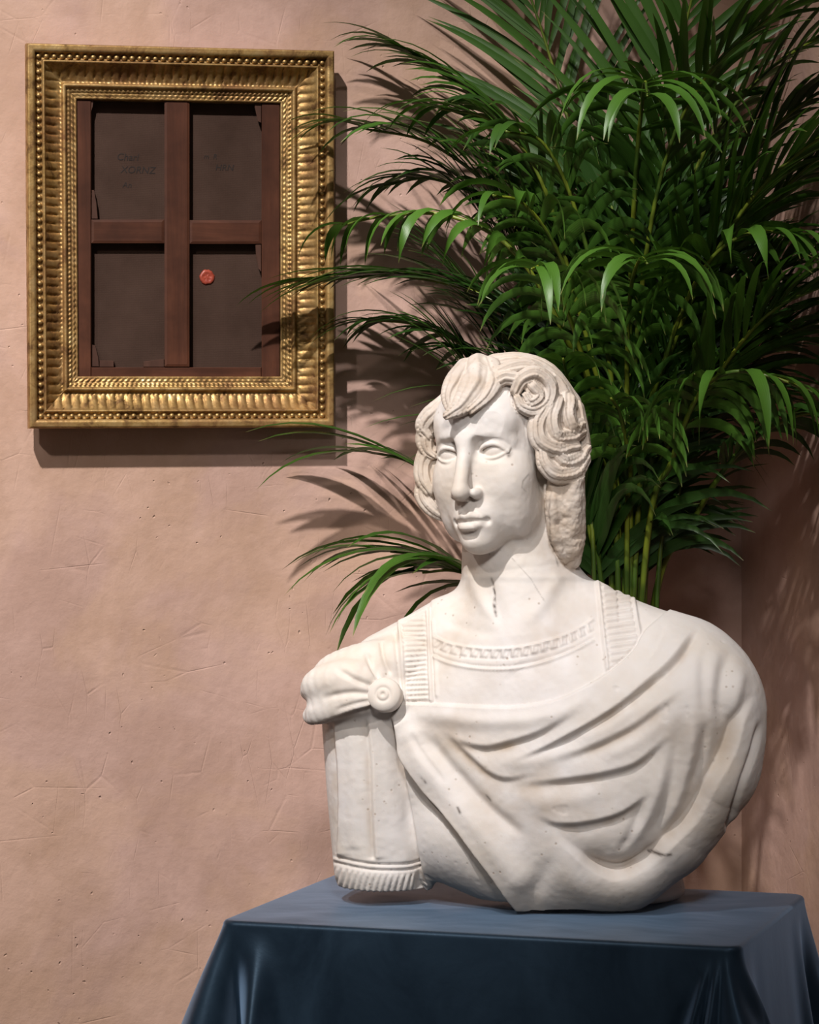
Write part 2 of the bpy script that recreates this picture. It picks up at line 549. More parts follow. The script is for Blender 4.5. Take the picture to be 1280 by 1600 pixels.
def rot_yaw(a):                                     # columns: own right, own back, up
    c, s = math.cos(a), math.sin(a)
    return np.array([[c, s, 0], [-s, c, 0], [0, 0, 1]])

RB = rot_yaw(BYAW)

def ell(c, r, R=RB, k=0.02, op='add'):
    c = np.asarray(c, np.float32); r = np.asarray(r, np.float32); R = R.astype(np.float32)
    ext = np.sqrt(((R * r[None, :]) ** 2).sum(1))
    def fn(x, y, z):
        x, y, z = x - c[0], y - c[1], z - c[2]
        p = [x * R[0, i] + y * R[1, i] + z * R[2, i] for i in range(3)]
        k0 = np.sqrt(sum((p[i] / r[i]) ** 2 for i in range(3)))
        k1 = np.sqrt(sum((p[i] / r[i] ** 2) ** 2 for i in range(3))) + 1e-9
        return (k0 * (k0 - 1.0) / k1).astype(np.float32)
    for v in VOLS: v.apply(fn, c - ext, c + ext, k, op)

def chain(pts, rad, k=0.01, op='add'):
    pts = [np.asarray(p, np.float32) for p in pts]
    if isinstance(rad, (int, float)): rad = [rad] * len(pts)
    P = np.array(pts); rm = max(rad)
    def fn(x, y, z):
        best = None
        for a, b, ra, rb in zip(pts[:-1], pts[1:], rad[:-1], rad[1:]):
            ab = b - a
            px, py, pz = x - a[0], y - a[1], z - a[2]
            t = np.clip((px * ab[0] + py * ab[1] + pz * ab[2]) / max(float(ab @ ab), 1e-12), 0, 1)
            dd = np.sqrt((px - t * ab[0]) ** 2 + (py - t * ab[1]) ** 2 + (pz - t * ab[2]) ** 2) - (ra + t * (rb - ra))
            best = dd if best is None else np.minimum(best, dd)
        return best.astype(np.float32)
    for v in VOLS: v.apply(fn, P.min(0) - rm, P.max(0) + rm, k, op)

def catmull(pts, n=6):
    P = np.array(pts, float)
    P = np.vstack([2 * P[0] - P[1], P, 2 * P[-1] - P[-2]])
    out = []
    for i in range(1, len(P) - 2):
        for t in np.linspace(0, 1, n, endpoint=False):
            a, b, c, d = P[i-1], P[i], P[i+1], P[i+2]
            out.append(0.5 * ((2*b) + (c-a)*t + (2*a-5*b+4*c-d)*t*t + (-a+3*b-3*c+d)*t**3))
    out.append(P[-2])
    return np.array(out)

def lock(pts, k=4, n=4, bias=0.0):
    """a curl: points (u, v, w, radius) in frame pixels"""
    q = catmull(pts, n)
    chain([bp(a, b, c + bias) for a, b, c, _ in q], [max(r, 1.5) * PX for *_, r in q], k * PX)

# ---- head: own axes a (right), b (up), c (forward) in pixels
HYAW, HPITCH, HROLL = math.radians(29), math.radians(3), math.radians(5)
def rx(a): c, s = math.cos(a), math.sin(a); return np.array([[1,0,0],[0,c,-s],[0,s,c]])
def ry(a): c, s = math.cos(a), math.sin(a); return np.array([[c,0,s],[0,1,0],[-s,0,c]])
def rz(a): c, s = math.cos(a), math.sin(a); return np.array([[c,-s,0],[s,c,0],[0,0,1]])
# camera-aligned axes (right, away, up); the face looks to -away
RH = ry(-HROLL) @ rz(-HYAW) @ rx(-HPITCH)
HC = bp(772, 709, 20)
RHE = RH
def hp(a, b, c):
    return HC + RH @ (np.array([a, -c, b]) * PX)
def hell(c, r, k=14, op='add'):
    ell(hp(*c), np.array([r[0], r[2], r[1]]) * PX, RH, k * PX, op)
def hchain(pts, rad, k=6, op='add', smooth=0):
    if smooth: pts = catmull(pts, smooth)
    if not isinstance(rad, (int, float)) and smooth:
        rad = list(np.interp(np.linspace(0, 1, len(pts)), np.linspace(0, 1, len(rad)), rad))
    rad = rad * PX if isinstance(rad, (int, float)) else [r * PX for r in rad]
    chain([hp(*p) for p in pts], rad, k * PX, op)

hell((0, 48, -6), (84, 98, 102), 1)
hell((0, -30, 24), (76, 105, 72), 20)
hell((0, -84, 20), (72, 62, 68), 20)
hell((0, -126, 62), (33, 31, 33), 20)                 # chin
for s in (-1, 1):
    hell((s * 46, -44, 46), (36, 46, 38), 20)         # cheek
    hell((s * 54, -92, 18), (22, 42, 44), 20)         # jaw
hell((0, 46, 62), (68, 44, 36), 20)                   # forehead
hchain([(-60, 12, 62), (-36, 24, 82), (-12, 19, 92), (12, 19, 92), (36, 24, 82), (60, 12, 60)], [3, 7, 8, 8, 7, 3], 16, smooth=3)
hell((0, -136, 74), (21, 18, 22), 10)
hell((0, -98, 72), (36, 30, 29), 16)                  # muzzle
for s in (-1, 1):
    hell((s * 40, 3, 98), (27, 17, 26), 10, 'sub')    # socket
    hell((s * 23, 8, 101), (11, 14, 23), 8, 'sub')
# nose
hchain([(0, 32, 88), (0, 6, 97), (0, -30, 111), (0, -60, 123)], [12, 10.5, 11, 12.5], 13, smooth=3)
hell((0, -61, 118), (14, 12, 14), 6)
for s in (-1, 1):
    hell((s * 17, -64, 100.5), (8, 9, 14.5), 5.5)
    hell((s * 9, -76, 111), (5.5, 5, 9), 3, 'sub')
hell((0, -69, 108), (6, 8, 15), 4)
# eyes
for s in (-1, 1):
    e = s * 38
    hell((e, -1, 62), (22, 21, 22), 2)
    up = [(e - s*23, -4, 77), (e - s*16, 5, 83), (e - s*4, 10, 86), (e + s*10, 9, 82), (e + s*23, -2, 72)]
    lo = [(e - s*23, -4, 77), (e - s*13, -9, 83), (e, -11.5, 84), (e + s*12, -9, 80), (e + s*23, -2, 72)]
    hchain(up, [2.0, 3.0, 3.4, 3.2, 2.2], 2.5, smooth=4)
    hchain([(a, b + 5, c - 3) for a, b, c in up[1:]], 3.2, 4, smooth=4)
    hchain(lo, [1.8, 2.2, 2.4, 2.2, 1.8], 3, smooth=4)
# mouth
hchain([(-23, -105.5, 91), (-14, -100, 99), (-5, -97, 104), (0, -98.5, 104), (5, -97, 104), (14, -100, 99), (23, -105.5, 91)], [3, 5.5, 7, 6.5, 7, 5.5, 2.5], 3.5, smooth=3)
hchain([(-15, -112.5, 95), (-7, -115, 101), (0, -115.5, 102), (7, -115, 101), (15, -112.5, 95)], [5, 8, 8.5, 8, 5], 3.5, smooth=3)
hchain([(-29, -106.5, 89), (-14, -105, 105), (0, -107, 111), (14, -105, 105), (29, -106.5, 89)], [1.4, 2.2, 2.4, 2.2, 1.4], 3, 'sub', smooth=3)
for s in (-1, 1):
    hell((s * 28, -107, 92), (3.5, 4.5, 6), 7, 'sub')                      # corner of the mouth
hchain([(0, -78, 108), (0, -91, 111)], 3.5, 5, 'sub')                    # philtrum
hell((0, -127.5, 105), (20, 6.5, 10), 7, 'sub')                               # under the lip
# neck
chain([bp(806, 790, 66), bp(812, 890, 56), bp(824, 990, 50)], [84 * PX, 92 * PX, 116 * PX], 10 * PX)

# hair
ell(bp(808, 670, 66), np.array([100, 112, 104]) * PX, RH, 8 * PX)
LOCKS = [
 # forelock swept to the viewer's left
 [(748, 574, -4, 22), (746, 594, -36, 25), (736, 616, -58, 23), (720, 636, -74, 15), (699, 649, -80, 7)],
 [(764, 574, -12, 18), (770, 598, -46, 16), (758, 622, -70, 11), (736, 640, -82, 7)],
 [(728, 576, 0, 17), (712, 598, -38, 18), (703, 618, -56, 14), (704, 636, -70, 9)],
 # far side, behind the cheek
 [(730, 596, 18, 18), (704, 622, 6, 15), (678, 645, 6, 14), (663, 660, 10, 12)],
 [(698, 632, 5, 14), (674, 648, 8, 15), (662, 666, 10, 13), (668, 680, 8, 9)],
 [(668, 668, 18, 15), (664, 688, 16, 15), (668, 704, 12, 10), (678, 712, 8, 6)],
 [(670, 705, 22, 17), (661, 726, 22, 14), (662, 748, 20, 14), (672, 766, 16, 10)],
 [(664, 752, 28, 12), (661, 772, 28, 14), (674, 792, 24, 14), (692, 806, 22, 9)],
 [(684, 730, 34, 22), (684, 770, 36, 20), (694, 800, 36, 14)],
 # crown
 [(778, 574, 5, 20), (804, 569, 0, 17), (836, 580, -5, 20), (864, 602, 0, 22), (882, 632, 5, 22)],
 [(776, 576, 45, 24), (812, 574, 45, 24), (850, 590, 45, 26), (884, 634, 40, 26)],
 [(780, 584, -36, 12), (800, 576, -34, 13), (826, 574, -24, 14), (856, 592, -12, 14)],
 [(778, 596, -52, 10), (790, 590, -50, 11), (806, 592, -50, 11)],
 # spiral curl at the temple
 [(806, 610, -56, 9), (816, 592, -54, 12), (838, 585, -46, 14), (858, 602, -40, 14), (856, 626, -42, 13), (836, 641, -52, 12), (816, 636, -60, 9), (808, 622, -62, 6)],
 [(832, 606, -50, 13), (842, 618, -50, 11), (830, 628, -58, 9), (822, 618, -60, 6)],
 # waves over the near ear
 [(850, 640, -46, 13), (839, 662, -52, 14), (844, 688, -54, 15), (868, 702, -46, 15), (896, 698, -26, 12)],
 [(866, 630, -34, 16), (860, 656, -44, 16), (868, 680, -44, 15), (890, 684, -28, 13), (908, 676, -10, 9)],
 [(884, 628, -12, 16), (884, 650, -26, 17), (892, 668, -24, 15), (904, 664, -8, 12)],
 [(898, 640, 12, 16), (904, 668, 10, 16), (912, 694, 6, 12)],
 [(846, 704, -54, 9), (852, 726, -54, 13), (872, 742, -46, 15), (898, 738, -30, 14), (915, 718, -12, 9)],
 [(866, 706, -44, 14), (880, 720, -40, 15), (900, 718, -24, 14), (916, 702, -6, 9)],
 # rough, unfinished mass below the ear
 [(886, 744, -18, 28), (884, 790, -14, 31), (888, 838, -4, 27), (892, 872, 6, 17)],
 [(868, 760, -30, 12), (864, 800, -32, 12), (872, 846, -20, 11), (884, 874, -6, 8)],
]
for i, L in enumerate(LOCKS):
    lock(L, k=3)

# ---- torso
ell(bp(842, 1180, 5), np.array([262, 118, 190]) * PX, RB, 40 * PX)
ell(bp(830, 1075, 24), np.array([240, 100, 108]) * PX, RB, 60 * PX)         # upper chest
ell(bp(600, 1098, 72), np.array([96, 84, 80]) * PX, RB, 40 * PX)            # far shoulder
ell(bp(1070, 1105, -20), np.array([112, 112, 120]) * PX, RB, 40 * PX)       # near shoulder
chain([bp(695, 985, 64), bp(606, 1034, 78)], [50 * PX, 46 * PX], 50 * PX)
chain([bp(930, 975, 24), bp(1060, 1040, 0)], [60 * PX, 70 * PX], 50 * PX)
chain([bp(582, 1130, 70), bp(592, 1240, 68), bp(602, 1350, 66)], [80 * PX, 82 * PX, 82 * PX], 14 * PX)   # sleeve
chain([bp(1085, 1110, -30), bp(1085, 1190, -30), bp(1030, 1290, -30)], [100 * PX, 98 * PX, 80 * PX], 40 * PX)
ell(bp(850, 1290, 0), np.array([196, 112, 120]) * PX, RB, 40 * PX)
chain([bp(740, 1310, 10), bp(830, 1350, -20), bp(960, 1352, -30)], [78 * PX, 74 * PX, 70 * PX], 40 * PX)
# cloth gathered over the far shoulder into the brooch
for q in ([(600, 1082, 0, 24), (555, 1064, -4, 34), (505, 1070, 20, 30), (484, 1080, 34, 15)],
          [(604, 1092, -2, 20), (560, 1090, -8, 30), (512, 1104, 14, 26), (488, 1118, 34, 15)],
          [(632, 1036, 30, 40), (575, 1040, 30, 38), (524, 1046, 40, 26), (497, 1052, 50, 10)]):
    lock(q, k=12)
# sleeve is cut off flat at the bottom
def cut_fn(x, y, z):
    return (z - (bp(590, 1380, 0)[2])) + 0 * x + 0 * y
vb.apply(lambda x, y, z: cut_fn(x, y, z).astype(np.float32), bp(470, 1500, -60), bp(662, 1380, 200), 8 * PX, 'sub')

VERTS = []; QUADS = []
off = 0
for vv in VOLS:
    V_, Q_ = vv.mesh()
    VERTS.append(V_); QUADS.append(Q_ + off); off += len(V_)
BV = np.concatenate(VERTS); BQ = np.concatenate(QUADS)
# ---- chisel work: folds, hair strands and trim, cut into the surface along its normals
def vnormals(v, q):
    fn = np.cross(v[q[:, 2]] - v[q[:, 0]], v[q[:, 3]] - v[q[:, 1]])
    n = np.zeros_like(v)
    for i in range(4):
        for c in range(3):
            n[:, c] += np.bincount(q[:, i], fn[:, c], len(v))
    return n / (np.linalg.norm(n, axis=1, keepdims=True) + 1e-12)

_rng = np.random.RandomState(7)
_lat = _rng.rand(64, 64, 64).astype(np.float32)
def vnoise(p):
    i = np.floor(p).astype(int); f = p - i; f = f * f * (3 - 2 * f)
    out = 0
    for a in (0, 1):
        for b in (0, 1):
            for c in (0, 1):
                w = (f[:, 0] if a else 1 - f[:, 0]) * (f[:, 1] if b else 1 - f[:, 1]) * (f[:, 2] if c else 1 - f[:, 2])
                out = out + w * _lat[(i[:, 0] + a) % 64, (i[:, 1] + b) % 64, (i[:, 2] + c) % 64]
    return out * 2 - 1
def fbm(p, o=3):
    return sum(vnoise(p * 2 ** i + 17 * i) / 2 ** i for i in range(o))

def sstep(a, b, x):
    t = np.clip((x - a) / (b - a), 0, 1)
    return t * t * (3 - 2 * t)

def blob(cu, cv, r, amt=1.0):
    return amt * np.exp(-(((U - cu) / r) ** 2 + ((V - cv) / r) ** 2))

def project(v):
    return 640 + v[:, 0] / v[:, 1] * FPX, HORIZON - v[:, 2] / v[:, 1] * FPX

def poly_dist(u, v, pts):
    """distance, signed side (+ = right of travel on the frame) and position 0..1 along an open line"""
    P = np.array(pts, float)
    seg = np.diff(P, axis=0); L = np.hypot(seg[:, 0], seg[:, 1]); cum = np.r_[0, np.cumsum(L)]
    best = np.full(len(u), 1e9); side = np.zeros(len(u)); pos = np.zeros(len(u))
    for i in range(len(seg)):
        dx, dy = u - P[i, 0], v - P[i, 1]
        t = np.clip((dx * seg[i, 0] + dy * seg[i, 1]) / (L[i] ** 2), 0, 1)
        ex, ey = dx - t * seg[i, 0], dy - t * seg[i, 1]
        d = np.hypot(ex, ey)
        m = d < best
        best = np.where(m, d, best)
        cr = seg[i, 0] * dy - seg[i, 1] * dx
        side = np.where(m, np.sign(cr), side)
        pos = np.where(m, (cum[i] + t * L[i]) / cum[-1], pos)
    return best, side, pos

def poly_sd(u, v, pts):
    """signed distance to a closed outline, positive inside"""
    P = np.array(pts, float); Q = np.roll(P, -1, 0)
    best = np.full(len(u), 1e9); ins = np.zeros(len(u), bool)
    for a, b in zip(P, Q):
        s = b - a
        dx, dy = u - a[0], v - a[1]
        t = np.clip((dx * s[0] + dy * s[1]) / (s @ s), 0, 1)
        best = np.minimum(best, np.hypot(dx - t * s[0], dy - t * s[1]))
        c = ((a[1] > v) != (b[1] > v)) & (u < (b[0] - a[0]) * (v - a[1]) / (b[1] - a[1] + 1e-12) + a[0])
        ins ^= c
    return np.where(ins, best, -best)

NV = vnormals(BV, BQ)
U, V = project(BV)
view = -BV / np.linalg.norm(BV, axis=1, keepdims=True)
FACING = sstep(-0.05, 0.30, (NV * view).sum(1))
DISP = np.zeros(len(BV))
DIRT = np.zeros(len(BV))

def near(pts, pad):
    P = np.array(pts)
    m = (U > P[:, 0].min() - pad) & (U < P[:, 0].max() + pad) & (V > P[:, 1].min() - pad) & (V < P[:, 1].max() + pad) & (FACING > 0.01)
    return np.nonzero(m)[0]

def ends(pos, a=0.12, b=0.12):
    e = np.ones_like(pos)
    if a: e = e * sstep(0, a, pos)
    if b: e = e * sstep(0, b, 1 - pos)
    return e

def groove(pts, w, depth, a=0.12, b=0.12, sm=5):
    q = catmull(pts, sm) if sm else pts
    i = near(q, 4 * w)
    d, s, pos = poly_dist(U[i], V[i], q)
    DISP[i] -= depth * np.exp(-(d / w) ** 2) * ends(pos, a, b)

def ridge(pts, w, h, a=0.12, b=0.12, sm=5):
    groove(pts, w, -h, a, b, sm)

def fold(pts, lip, wl, val, wv, a=0.15, b=0.15, sm=5, soft=4.0):
    """overlapping cloth: a lip on the left of travel that drops sharply into a valley on the right"""
    q = catmull(pts, sm)
    i = near(q, 3 * max(wl, wv))
    d, s, pos = poly_dist(U[i], V[i], q)
    x = d * s
    up = lip * np.exp(-(np.maximum(-x, 0) / wl) ** 1.5)
    dn = -val * np.exp(-(np.maximum(x, 0) / wv) ** 1.5)
    m = sstep(-soft, soft, x)
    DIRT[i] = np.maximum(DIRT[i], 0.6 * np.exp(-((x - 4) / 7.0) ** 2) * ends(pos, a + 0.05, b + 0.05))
    DISP[i] += 1.1 * (up * (1 - m) + dn * m) * ends(pos, a, b)

def plate(pts, h, w=3.0):
    i = near(pts, 3)
    sd = poly_sd(U[i], V[i], pts)
    DISP[i] += h * sstep(-w / 2, w / 2, sd)
    return i, sd

# cloak: everything below its upper edge stands proud of the breastplate
CLOAK_EDGE = catmull([(628, 1098), (680, 1100), (750, 1104), (810, 1104), (868, 1094), (918, 1072), (958, 1046), (990, 1018), (1008, 988), (1040, 960)], 6)
cloak = np.vstack([CLOAK_EDGE, [(1080, 930), (1240, 930), (1240, 1460), (830, 1460), (818, 1424), (776, 1371), (730, 1315), (678, 1245), (636, 1182), (612, 1122)]])
plate(cloak, 7.0, 5)
# neckline band with its row of leaves
band_top = catmull([(676, 994), (704, 1006), (750, 1013), (800, 1013), (850, 1003), (893, 988), (930, 966)], 6)
band_mid = catmull([(676, 1010), (704, 1021), (750, 1027), (800, 1027), (850, 1018), (893, 1003), (932, 982)], 6)
band_low = catmull([(674, 1024), (704, 1036), (750, 1044), (800, 1044), (850, 1034), (893, 1018), (930, 998)], 6)
i = near(band_top, 60)
d, sd_, pos = poly_dist(U[i], V[i], band_top)
DISP[i] -= 3.0 * np.exp(-d / 16) * (sd_ < 0) * sstep(0, 3, d) * ends(pos, 0.05, 0.05)
ridge(band_top, 2.2, 2.4, 0.02, 0.02, 0)
ridge(band_low + [0, 1], 2.4, 2.6, 0.02, 0.02, 0)
groove(band_low - [0, 3.5], 2.0, 2.0, 0.02, 0.02, 0)
bm_ = (band_top + band_mid) / 2 + [0, 1]
i = near(bm_, 12)
d, s, pos = poly_dist(U[i], V[i], bm_)
DISP[i] += 2.0 * np.exp(-(d / 6.0) ** 4) * (np.sin(pos * 2 * np.pi * 17) * 0.8 + 0.5 * np.sin(pos * 2 * np.pi * 34 + s * d * 0.3)) * ends(pos, 0.04, 0.04)
groove(band_mid + [0, 1.5], 1.8, 1.6, 0.02, 0.02, 0)

# shoulder straps
def strap(quad, n, border=7):
    i = near(quad, 3)
    sd = poly_sd(U[i], V[i], quad)
    under = sstep(1, 5, -poly_sd(U[i], V[i], cloak))
    DISP[i] += 4.0 * sstep(-1.5, 1.5, sd) * under
    A, B, C, D = [np.array(p, float) for p in quad]        # top left, top right, bottom right, bottom left
    mid_t, mid_b = (A + B) / 2, (C + D) / 2
    ax = mid_b - mid_t; L = np.hypot(*ax); ax /= L
    t = ((U[i] - mid_t[0]) * ax[0] + (V[i] - mid_t[1]) * ax[1]) / L
    row = 1.5 * np.sin(t * n * 2 * np.pi)
    DISP[i] += row * sstep(border - 1, border + 2, sd) * under
    DISP[i] += under * (1.6 * np.exp(-((sd - 3.0) / 2.0) ** 2) - 1.5 * np.exp(-((sd - border) / 1.5) ** 2))
strap([(622, 972), (672, 950), (679, 1112), (631, 1114)], 20)
strap([(930, 905), (990, 925), (1012, 1040), (950, 1075)], 14)
ridge([(676, 965), (680, 1030), (683, 1092)], 2.5, 2.5, 0.05, 0.05)
groove([(617, 985), (622, 1040), (628, 1080)], 2.5, 3, 0.1, 0.1)
groove([(595, 1000), (600, 1030), (612, 1058)], 3.5, 4, 0.1, 0.2)

# folds of the cloak
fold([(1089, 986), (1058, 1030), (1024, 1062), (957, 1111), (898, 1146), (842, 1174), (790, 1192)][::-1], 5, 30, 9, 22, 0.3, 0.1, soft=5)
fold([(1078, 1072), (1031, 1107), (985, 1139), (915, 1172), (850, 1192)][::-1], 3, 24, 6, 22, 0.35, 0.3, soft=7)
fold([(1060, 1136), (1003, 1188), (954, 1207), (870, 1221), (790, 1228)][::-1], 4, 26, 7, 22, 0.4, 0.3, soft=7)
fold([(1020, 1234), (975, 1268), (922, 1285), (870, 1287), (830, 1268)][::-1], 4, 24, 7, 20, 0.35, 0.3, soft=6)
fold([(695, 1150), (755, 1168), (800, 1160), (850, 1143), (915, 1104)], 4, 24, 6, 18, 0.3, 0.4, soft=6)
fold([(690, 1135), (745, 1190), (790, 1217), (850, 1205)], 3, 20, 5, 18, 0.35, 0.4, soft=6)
ridge([(640, 1112), (700, 1122), (790, 1128), (870, 1116), (940, 1082)], 12, 5, 0.2, 0.3)
ridge([(760, 1190), (840, 1186), (920, 1160)], 13, 4, 0.3, 0.3)
ridge([(800, 1250), (880, 1250), (960, 1232)], 16, 4, 0.3, 0.3)
ridge([(1010, 1090), (950, 1135), (890, 1160)], 12, 4, 0.3, 0.3)
ridge([(1050, 1110), (1000, 1155), (930, 1185)], 12, 4, 0.3, 0.3)
# the heavy roll from the brooch down to the lowest point
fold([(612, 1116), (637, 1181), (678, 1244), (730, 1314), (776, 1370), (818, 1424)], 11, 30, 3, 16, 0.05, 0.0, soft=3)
ridge([(636, 1120), (664, 1180), (712, 1245), (768, 1312), (830, 1392)], 19, 9, 0.1, 0.1)
groove([(664, 1139), (692, 1181), (725, 1218), (755, 1251), (792, 1284), (835, 1314)], 10, 8, 0.15, 0.25)
groove([(650, 1140), (672, 1180), (710, 1228)], 4, 3, 0.2, 0.3)
# the hem rolled round the near side
HEM = [(1178, 1080), (1153, 1120), (1136, 1170), (1108, 1223), (1080, 1272), (1045, 1310), (1004, 1348), (962, 1364), (925, 1350), (895, 1326), (860, 1296)]
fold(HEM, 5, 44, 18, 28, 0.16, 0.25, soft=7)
groove([(905, 1334), (940, 1352), (975, 1358), (1010, 1342), (1040, 1312)], 11, 9, 0.25, 0.3)
ridge([(1186, 1110), (1166, 1170), (1136, 1225), (1100, 1285), (1060, 1330), (1010, 1376), (955, 1392), (905, 1376), (862, 1340), (815, 1310)], 24, 8, 0.2, 0.25)
groove([(1182, 1120), (1166, 1170), (1150, 1214), (1136, 1266), (1126, 1295)], 4.5, 10, 0.2, 0.1)
# upright folds on the near shoulder
groove([(1138, 1012), (1127, 1060), (1124, 1100), (1132, 1140)], 11, 8, 0.3, 0.3)
groove([(1104, 1000), (1098, 1060), (1104, 1130)], 10, 5, 0.35, 0.35)
ridge([(1156, 1040), (1148, 1090), (1142, 1130)], 9, 5, 0.3, 0.3)
groove([(1062, 1110), (1056, 1180), (1040, 1260), (1008, 1320)], 10, 6, 0.3, 0.25)
ridge([(1082, 1090), (1080, 1170), (1060, 1250), (1028, 1312)], 10, 6, 0.3, 0.25)
groove([(1102, 1120), (1096, 1180), (1076, 1240)], 8, 6, 0.3, 0.25)
ridge([(1040, 1170), (1028, 1230), (1002, 1290), (972, 1330)], 10, 5, 0.3, 0.25)
groove([(1006, 1250), (988, 1300), (962, 1334)], 8, 5, 0.3, 0.3)
groove([(1040, 972), (1030, 1010), (1000, 1050)], 8, 3, 0.3, 0.4)
# front apron below the roll's lower end
groove([(884, 1336), (858, 1352), (838, 1386), (824, 1424)], 14, 4, 0.3, 0.05)

# sleeve pleats, its two hem lines and the fringe
fold([(520, 1126), (526, 1190), (528, 1260), (526, 1338)], 3, 12, 4, 8, 0.08, 0.02)
fold([(573, 1118), (580, 1190), (582, 1260), (586, 1344)], 3, 12, 4, 8, 0.08, 0.02)
ridge([(545, 1130), (552, 1200), (552, 1330)], 10, 2.5, 0.1, 0.05)
fold([(620, 1150), (636, 1220), (652, 1300), (662, 1376)], 7, 24, 9, 12, 0.2, 0.0)
groove([(508, 1334), (540, 1343), (580, 1350), (620, 1351), (662, 1348)], 2.2, 3.5, 0.01, 0.02)
groove([(510, 1344), (545, 1353), (580, 1359), (620, 1360), (662, 1357)], 2.2, 3.5, 0.01, 0.02)
fr = [(510, 1350), (545, 1358), (580, 1364), (620, 1365), (652, 1363), (652, 1400), (510, 1400)]
i = near(fr, 2); sd = poly_sd(U[i], V[i], fr)
DISP[i] += 2.6 * np.abs(np.sin((U[i] + 0.3 * V[i]) * np.pi / 9.5)) * sstep(0, 5, sd) - 1.0 * sstep(0, 5, sd)
# gathered cloth on the far shoulder
fold([(478, 1130), (500, 1128), (527, 1119), (552, 1110), (584, 1102)], 5, 18, 6, 10, 0.05, 0.05)
groove([(590, 1075), (555, 1062), (520, 1040)], 5, 4, 0.1, 0.3)
groove([(585, 1085), (545, 1083), (500, 1092)], 5, 4, 0.1, 0.3)
groove([(595, 1065), (580, 1040), (570, 1015)], 4, 4, 0.1, 0.3)
groove([(588, 1094), (560, 1098), (520, 1110)], 3.5, 3, 0.1, 0.3)

# skin: throat, collar bones, crack
ridge([(735, 890), (748, 930), (775, 975)], 9, 3.5, 0.2, 0.3)
groove([(760, 900), (775, 945), (790, 985)], 12, 3, 0.2, 0.3)
ridge([(880, 890), (850, 940), (812, 985)], 12, 3.5, 0.2, 0.3)
groove([(768, 905), (771, 925), (772, 945), (775, 962)], 1.6, 2.2, 0.1, 0.1)
groove([(690, 970), (740, 985), (790, 992)], 9, 2, 0.3, 0.3)

# hair strands run along each lock
HI = np.nonzero((V < 900) & (FACING > 0.01))[0]
hb = np.full(len(HI), 1e9); hs = np.zeros(len(HI)); hd = np.zeros(len(HI)); hid = np.zeros(len(HI), int)
for li, L in enumerate(LOCKS):
    q = catmull(L, 4)
    P = np.array([bp(a, b, c) for a, b, c, _ in q]); R_ = q[:, 3] * PX
    pu, pv = project(P)
    m = np.nonzero((U[HI] > pu.min() - 40) & (U[HI] < pu.max() + 40) & (V[HI] > pv.min() - 40) & (V[HI] < pv.max() + 40))[0]
    X = BV[HI[m]]
    bd = np.full(len(m), 1e9); bs = np.zeros(len(m))
    for a, b, ra, rb in zip(P[:-1], P[1:], R_[:-1], R_[1:]):
        ab = b - a
        t = np.clip((X - a) @ ab / (ab @ ab), 0, 1)
        c = a + t[:, None] * ab
        d = np.linalg.norm(X - c, axis=1) - (ra + t * (rb - ra))
        lat = ((X - c) @ np.cross(ab / np.linalg.norm(ab), [0, -1.0, 0])) / (ra + t * (rb - ra))
        k = d < bd
        bd = np.where(k, d, bd); bs = np.where(k, lat, bs)
    k = bd < hb[m]
    hb[m] = np.where(k, bd, hb[m]); hs[m] = np.where(k, bs, hs[m]); hid[m] = np.where(k, li, hid[m])
on = np.exp(-(np.maximum(hb, 0) / (4 * PX)) ** 2) * (hb < 1)
nz = fbm(BV[HI] / (24 * PX))
rough = hid >= len(LOCKS) - 2
DISP[HI] += np.where(rough, 3.4 * fbm(BV[HI] / (20 * PX), 4), 1.15 * np.sin(hs * 8.5 + nz * 0.8) + 0.5 * np.sin(hs * 19 + nz)) * on

# old grime: it clings to the hair and lies in patches on the cloth
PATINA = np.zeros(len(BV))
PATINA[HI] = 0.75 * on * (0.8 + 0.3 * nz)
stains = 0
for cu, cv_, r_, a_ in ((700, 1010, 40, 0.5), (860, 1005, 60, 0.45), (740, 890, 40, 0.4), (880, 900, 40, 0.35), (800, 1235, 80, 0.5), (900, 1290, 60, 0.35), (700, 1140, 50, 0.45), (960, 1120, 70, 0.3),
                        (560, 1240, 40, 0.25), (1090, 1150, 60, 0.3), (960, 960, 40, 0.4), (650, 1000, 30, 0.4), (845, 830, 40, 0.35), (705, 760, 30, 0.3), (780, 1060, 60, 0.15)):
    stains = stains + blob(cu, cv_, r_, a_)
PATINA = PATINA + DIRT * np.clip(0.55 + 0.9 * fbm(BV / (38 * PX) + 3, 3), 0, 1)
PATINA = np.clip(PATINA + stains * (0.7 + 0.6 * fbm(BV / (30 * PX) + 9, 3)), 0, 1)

CRACK = np.zeros(len(BV))
for q_, w_, a_ in (([(768, 904), (769, 916), (772, 928), (771, 945), (775, 962)], 1.7, 1.0), ([(1017, 1334), (1043, 1327)], 1.6, 1.0), ([(826, 741), (817, 752), (816, 762), (822, 768)], 1.2, 0.5),
                   ([(795, 712), (799, 708)], 3.0, 0.8), ([(862, 770), (858, 800), (862, 850), (872, 884)], 1.5, 0.6), ([(725, 1262), (728, 1270)], 1.8, 0.9), ([(672, 1210), (678, 1218)], 1.6, 0.7),
                   ([(762, 1242), (768, 1250)], 1.8, 0.7), ([(800, 872), (830, 905), (850, 940)], 0.9, 0.35)):
    i = near(q_, 12)
    d, s, pos = poly_dist(U[i], V[i], q_)
    CRACK[i] = np.maximum(CRACK[i], a_ * np.exp(-(d / w_) ** 2) * np.clip(0.8 + 0.7 * vnoise(BV[i] / (5 * PX)), 0, 1))

# tool marks and wear
DISP += 0.45 * fbm(BV / (26 * PX)) + 0.25 * vnoise(BV / (7 * PX))
chip = fbm(BV / (30 * PX) + 5, 3)
DISP -= 1.2 * sstep(1.0, 1.2, chip) * (V > 1000)

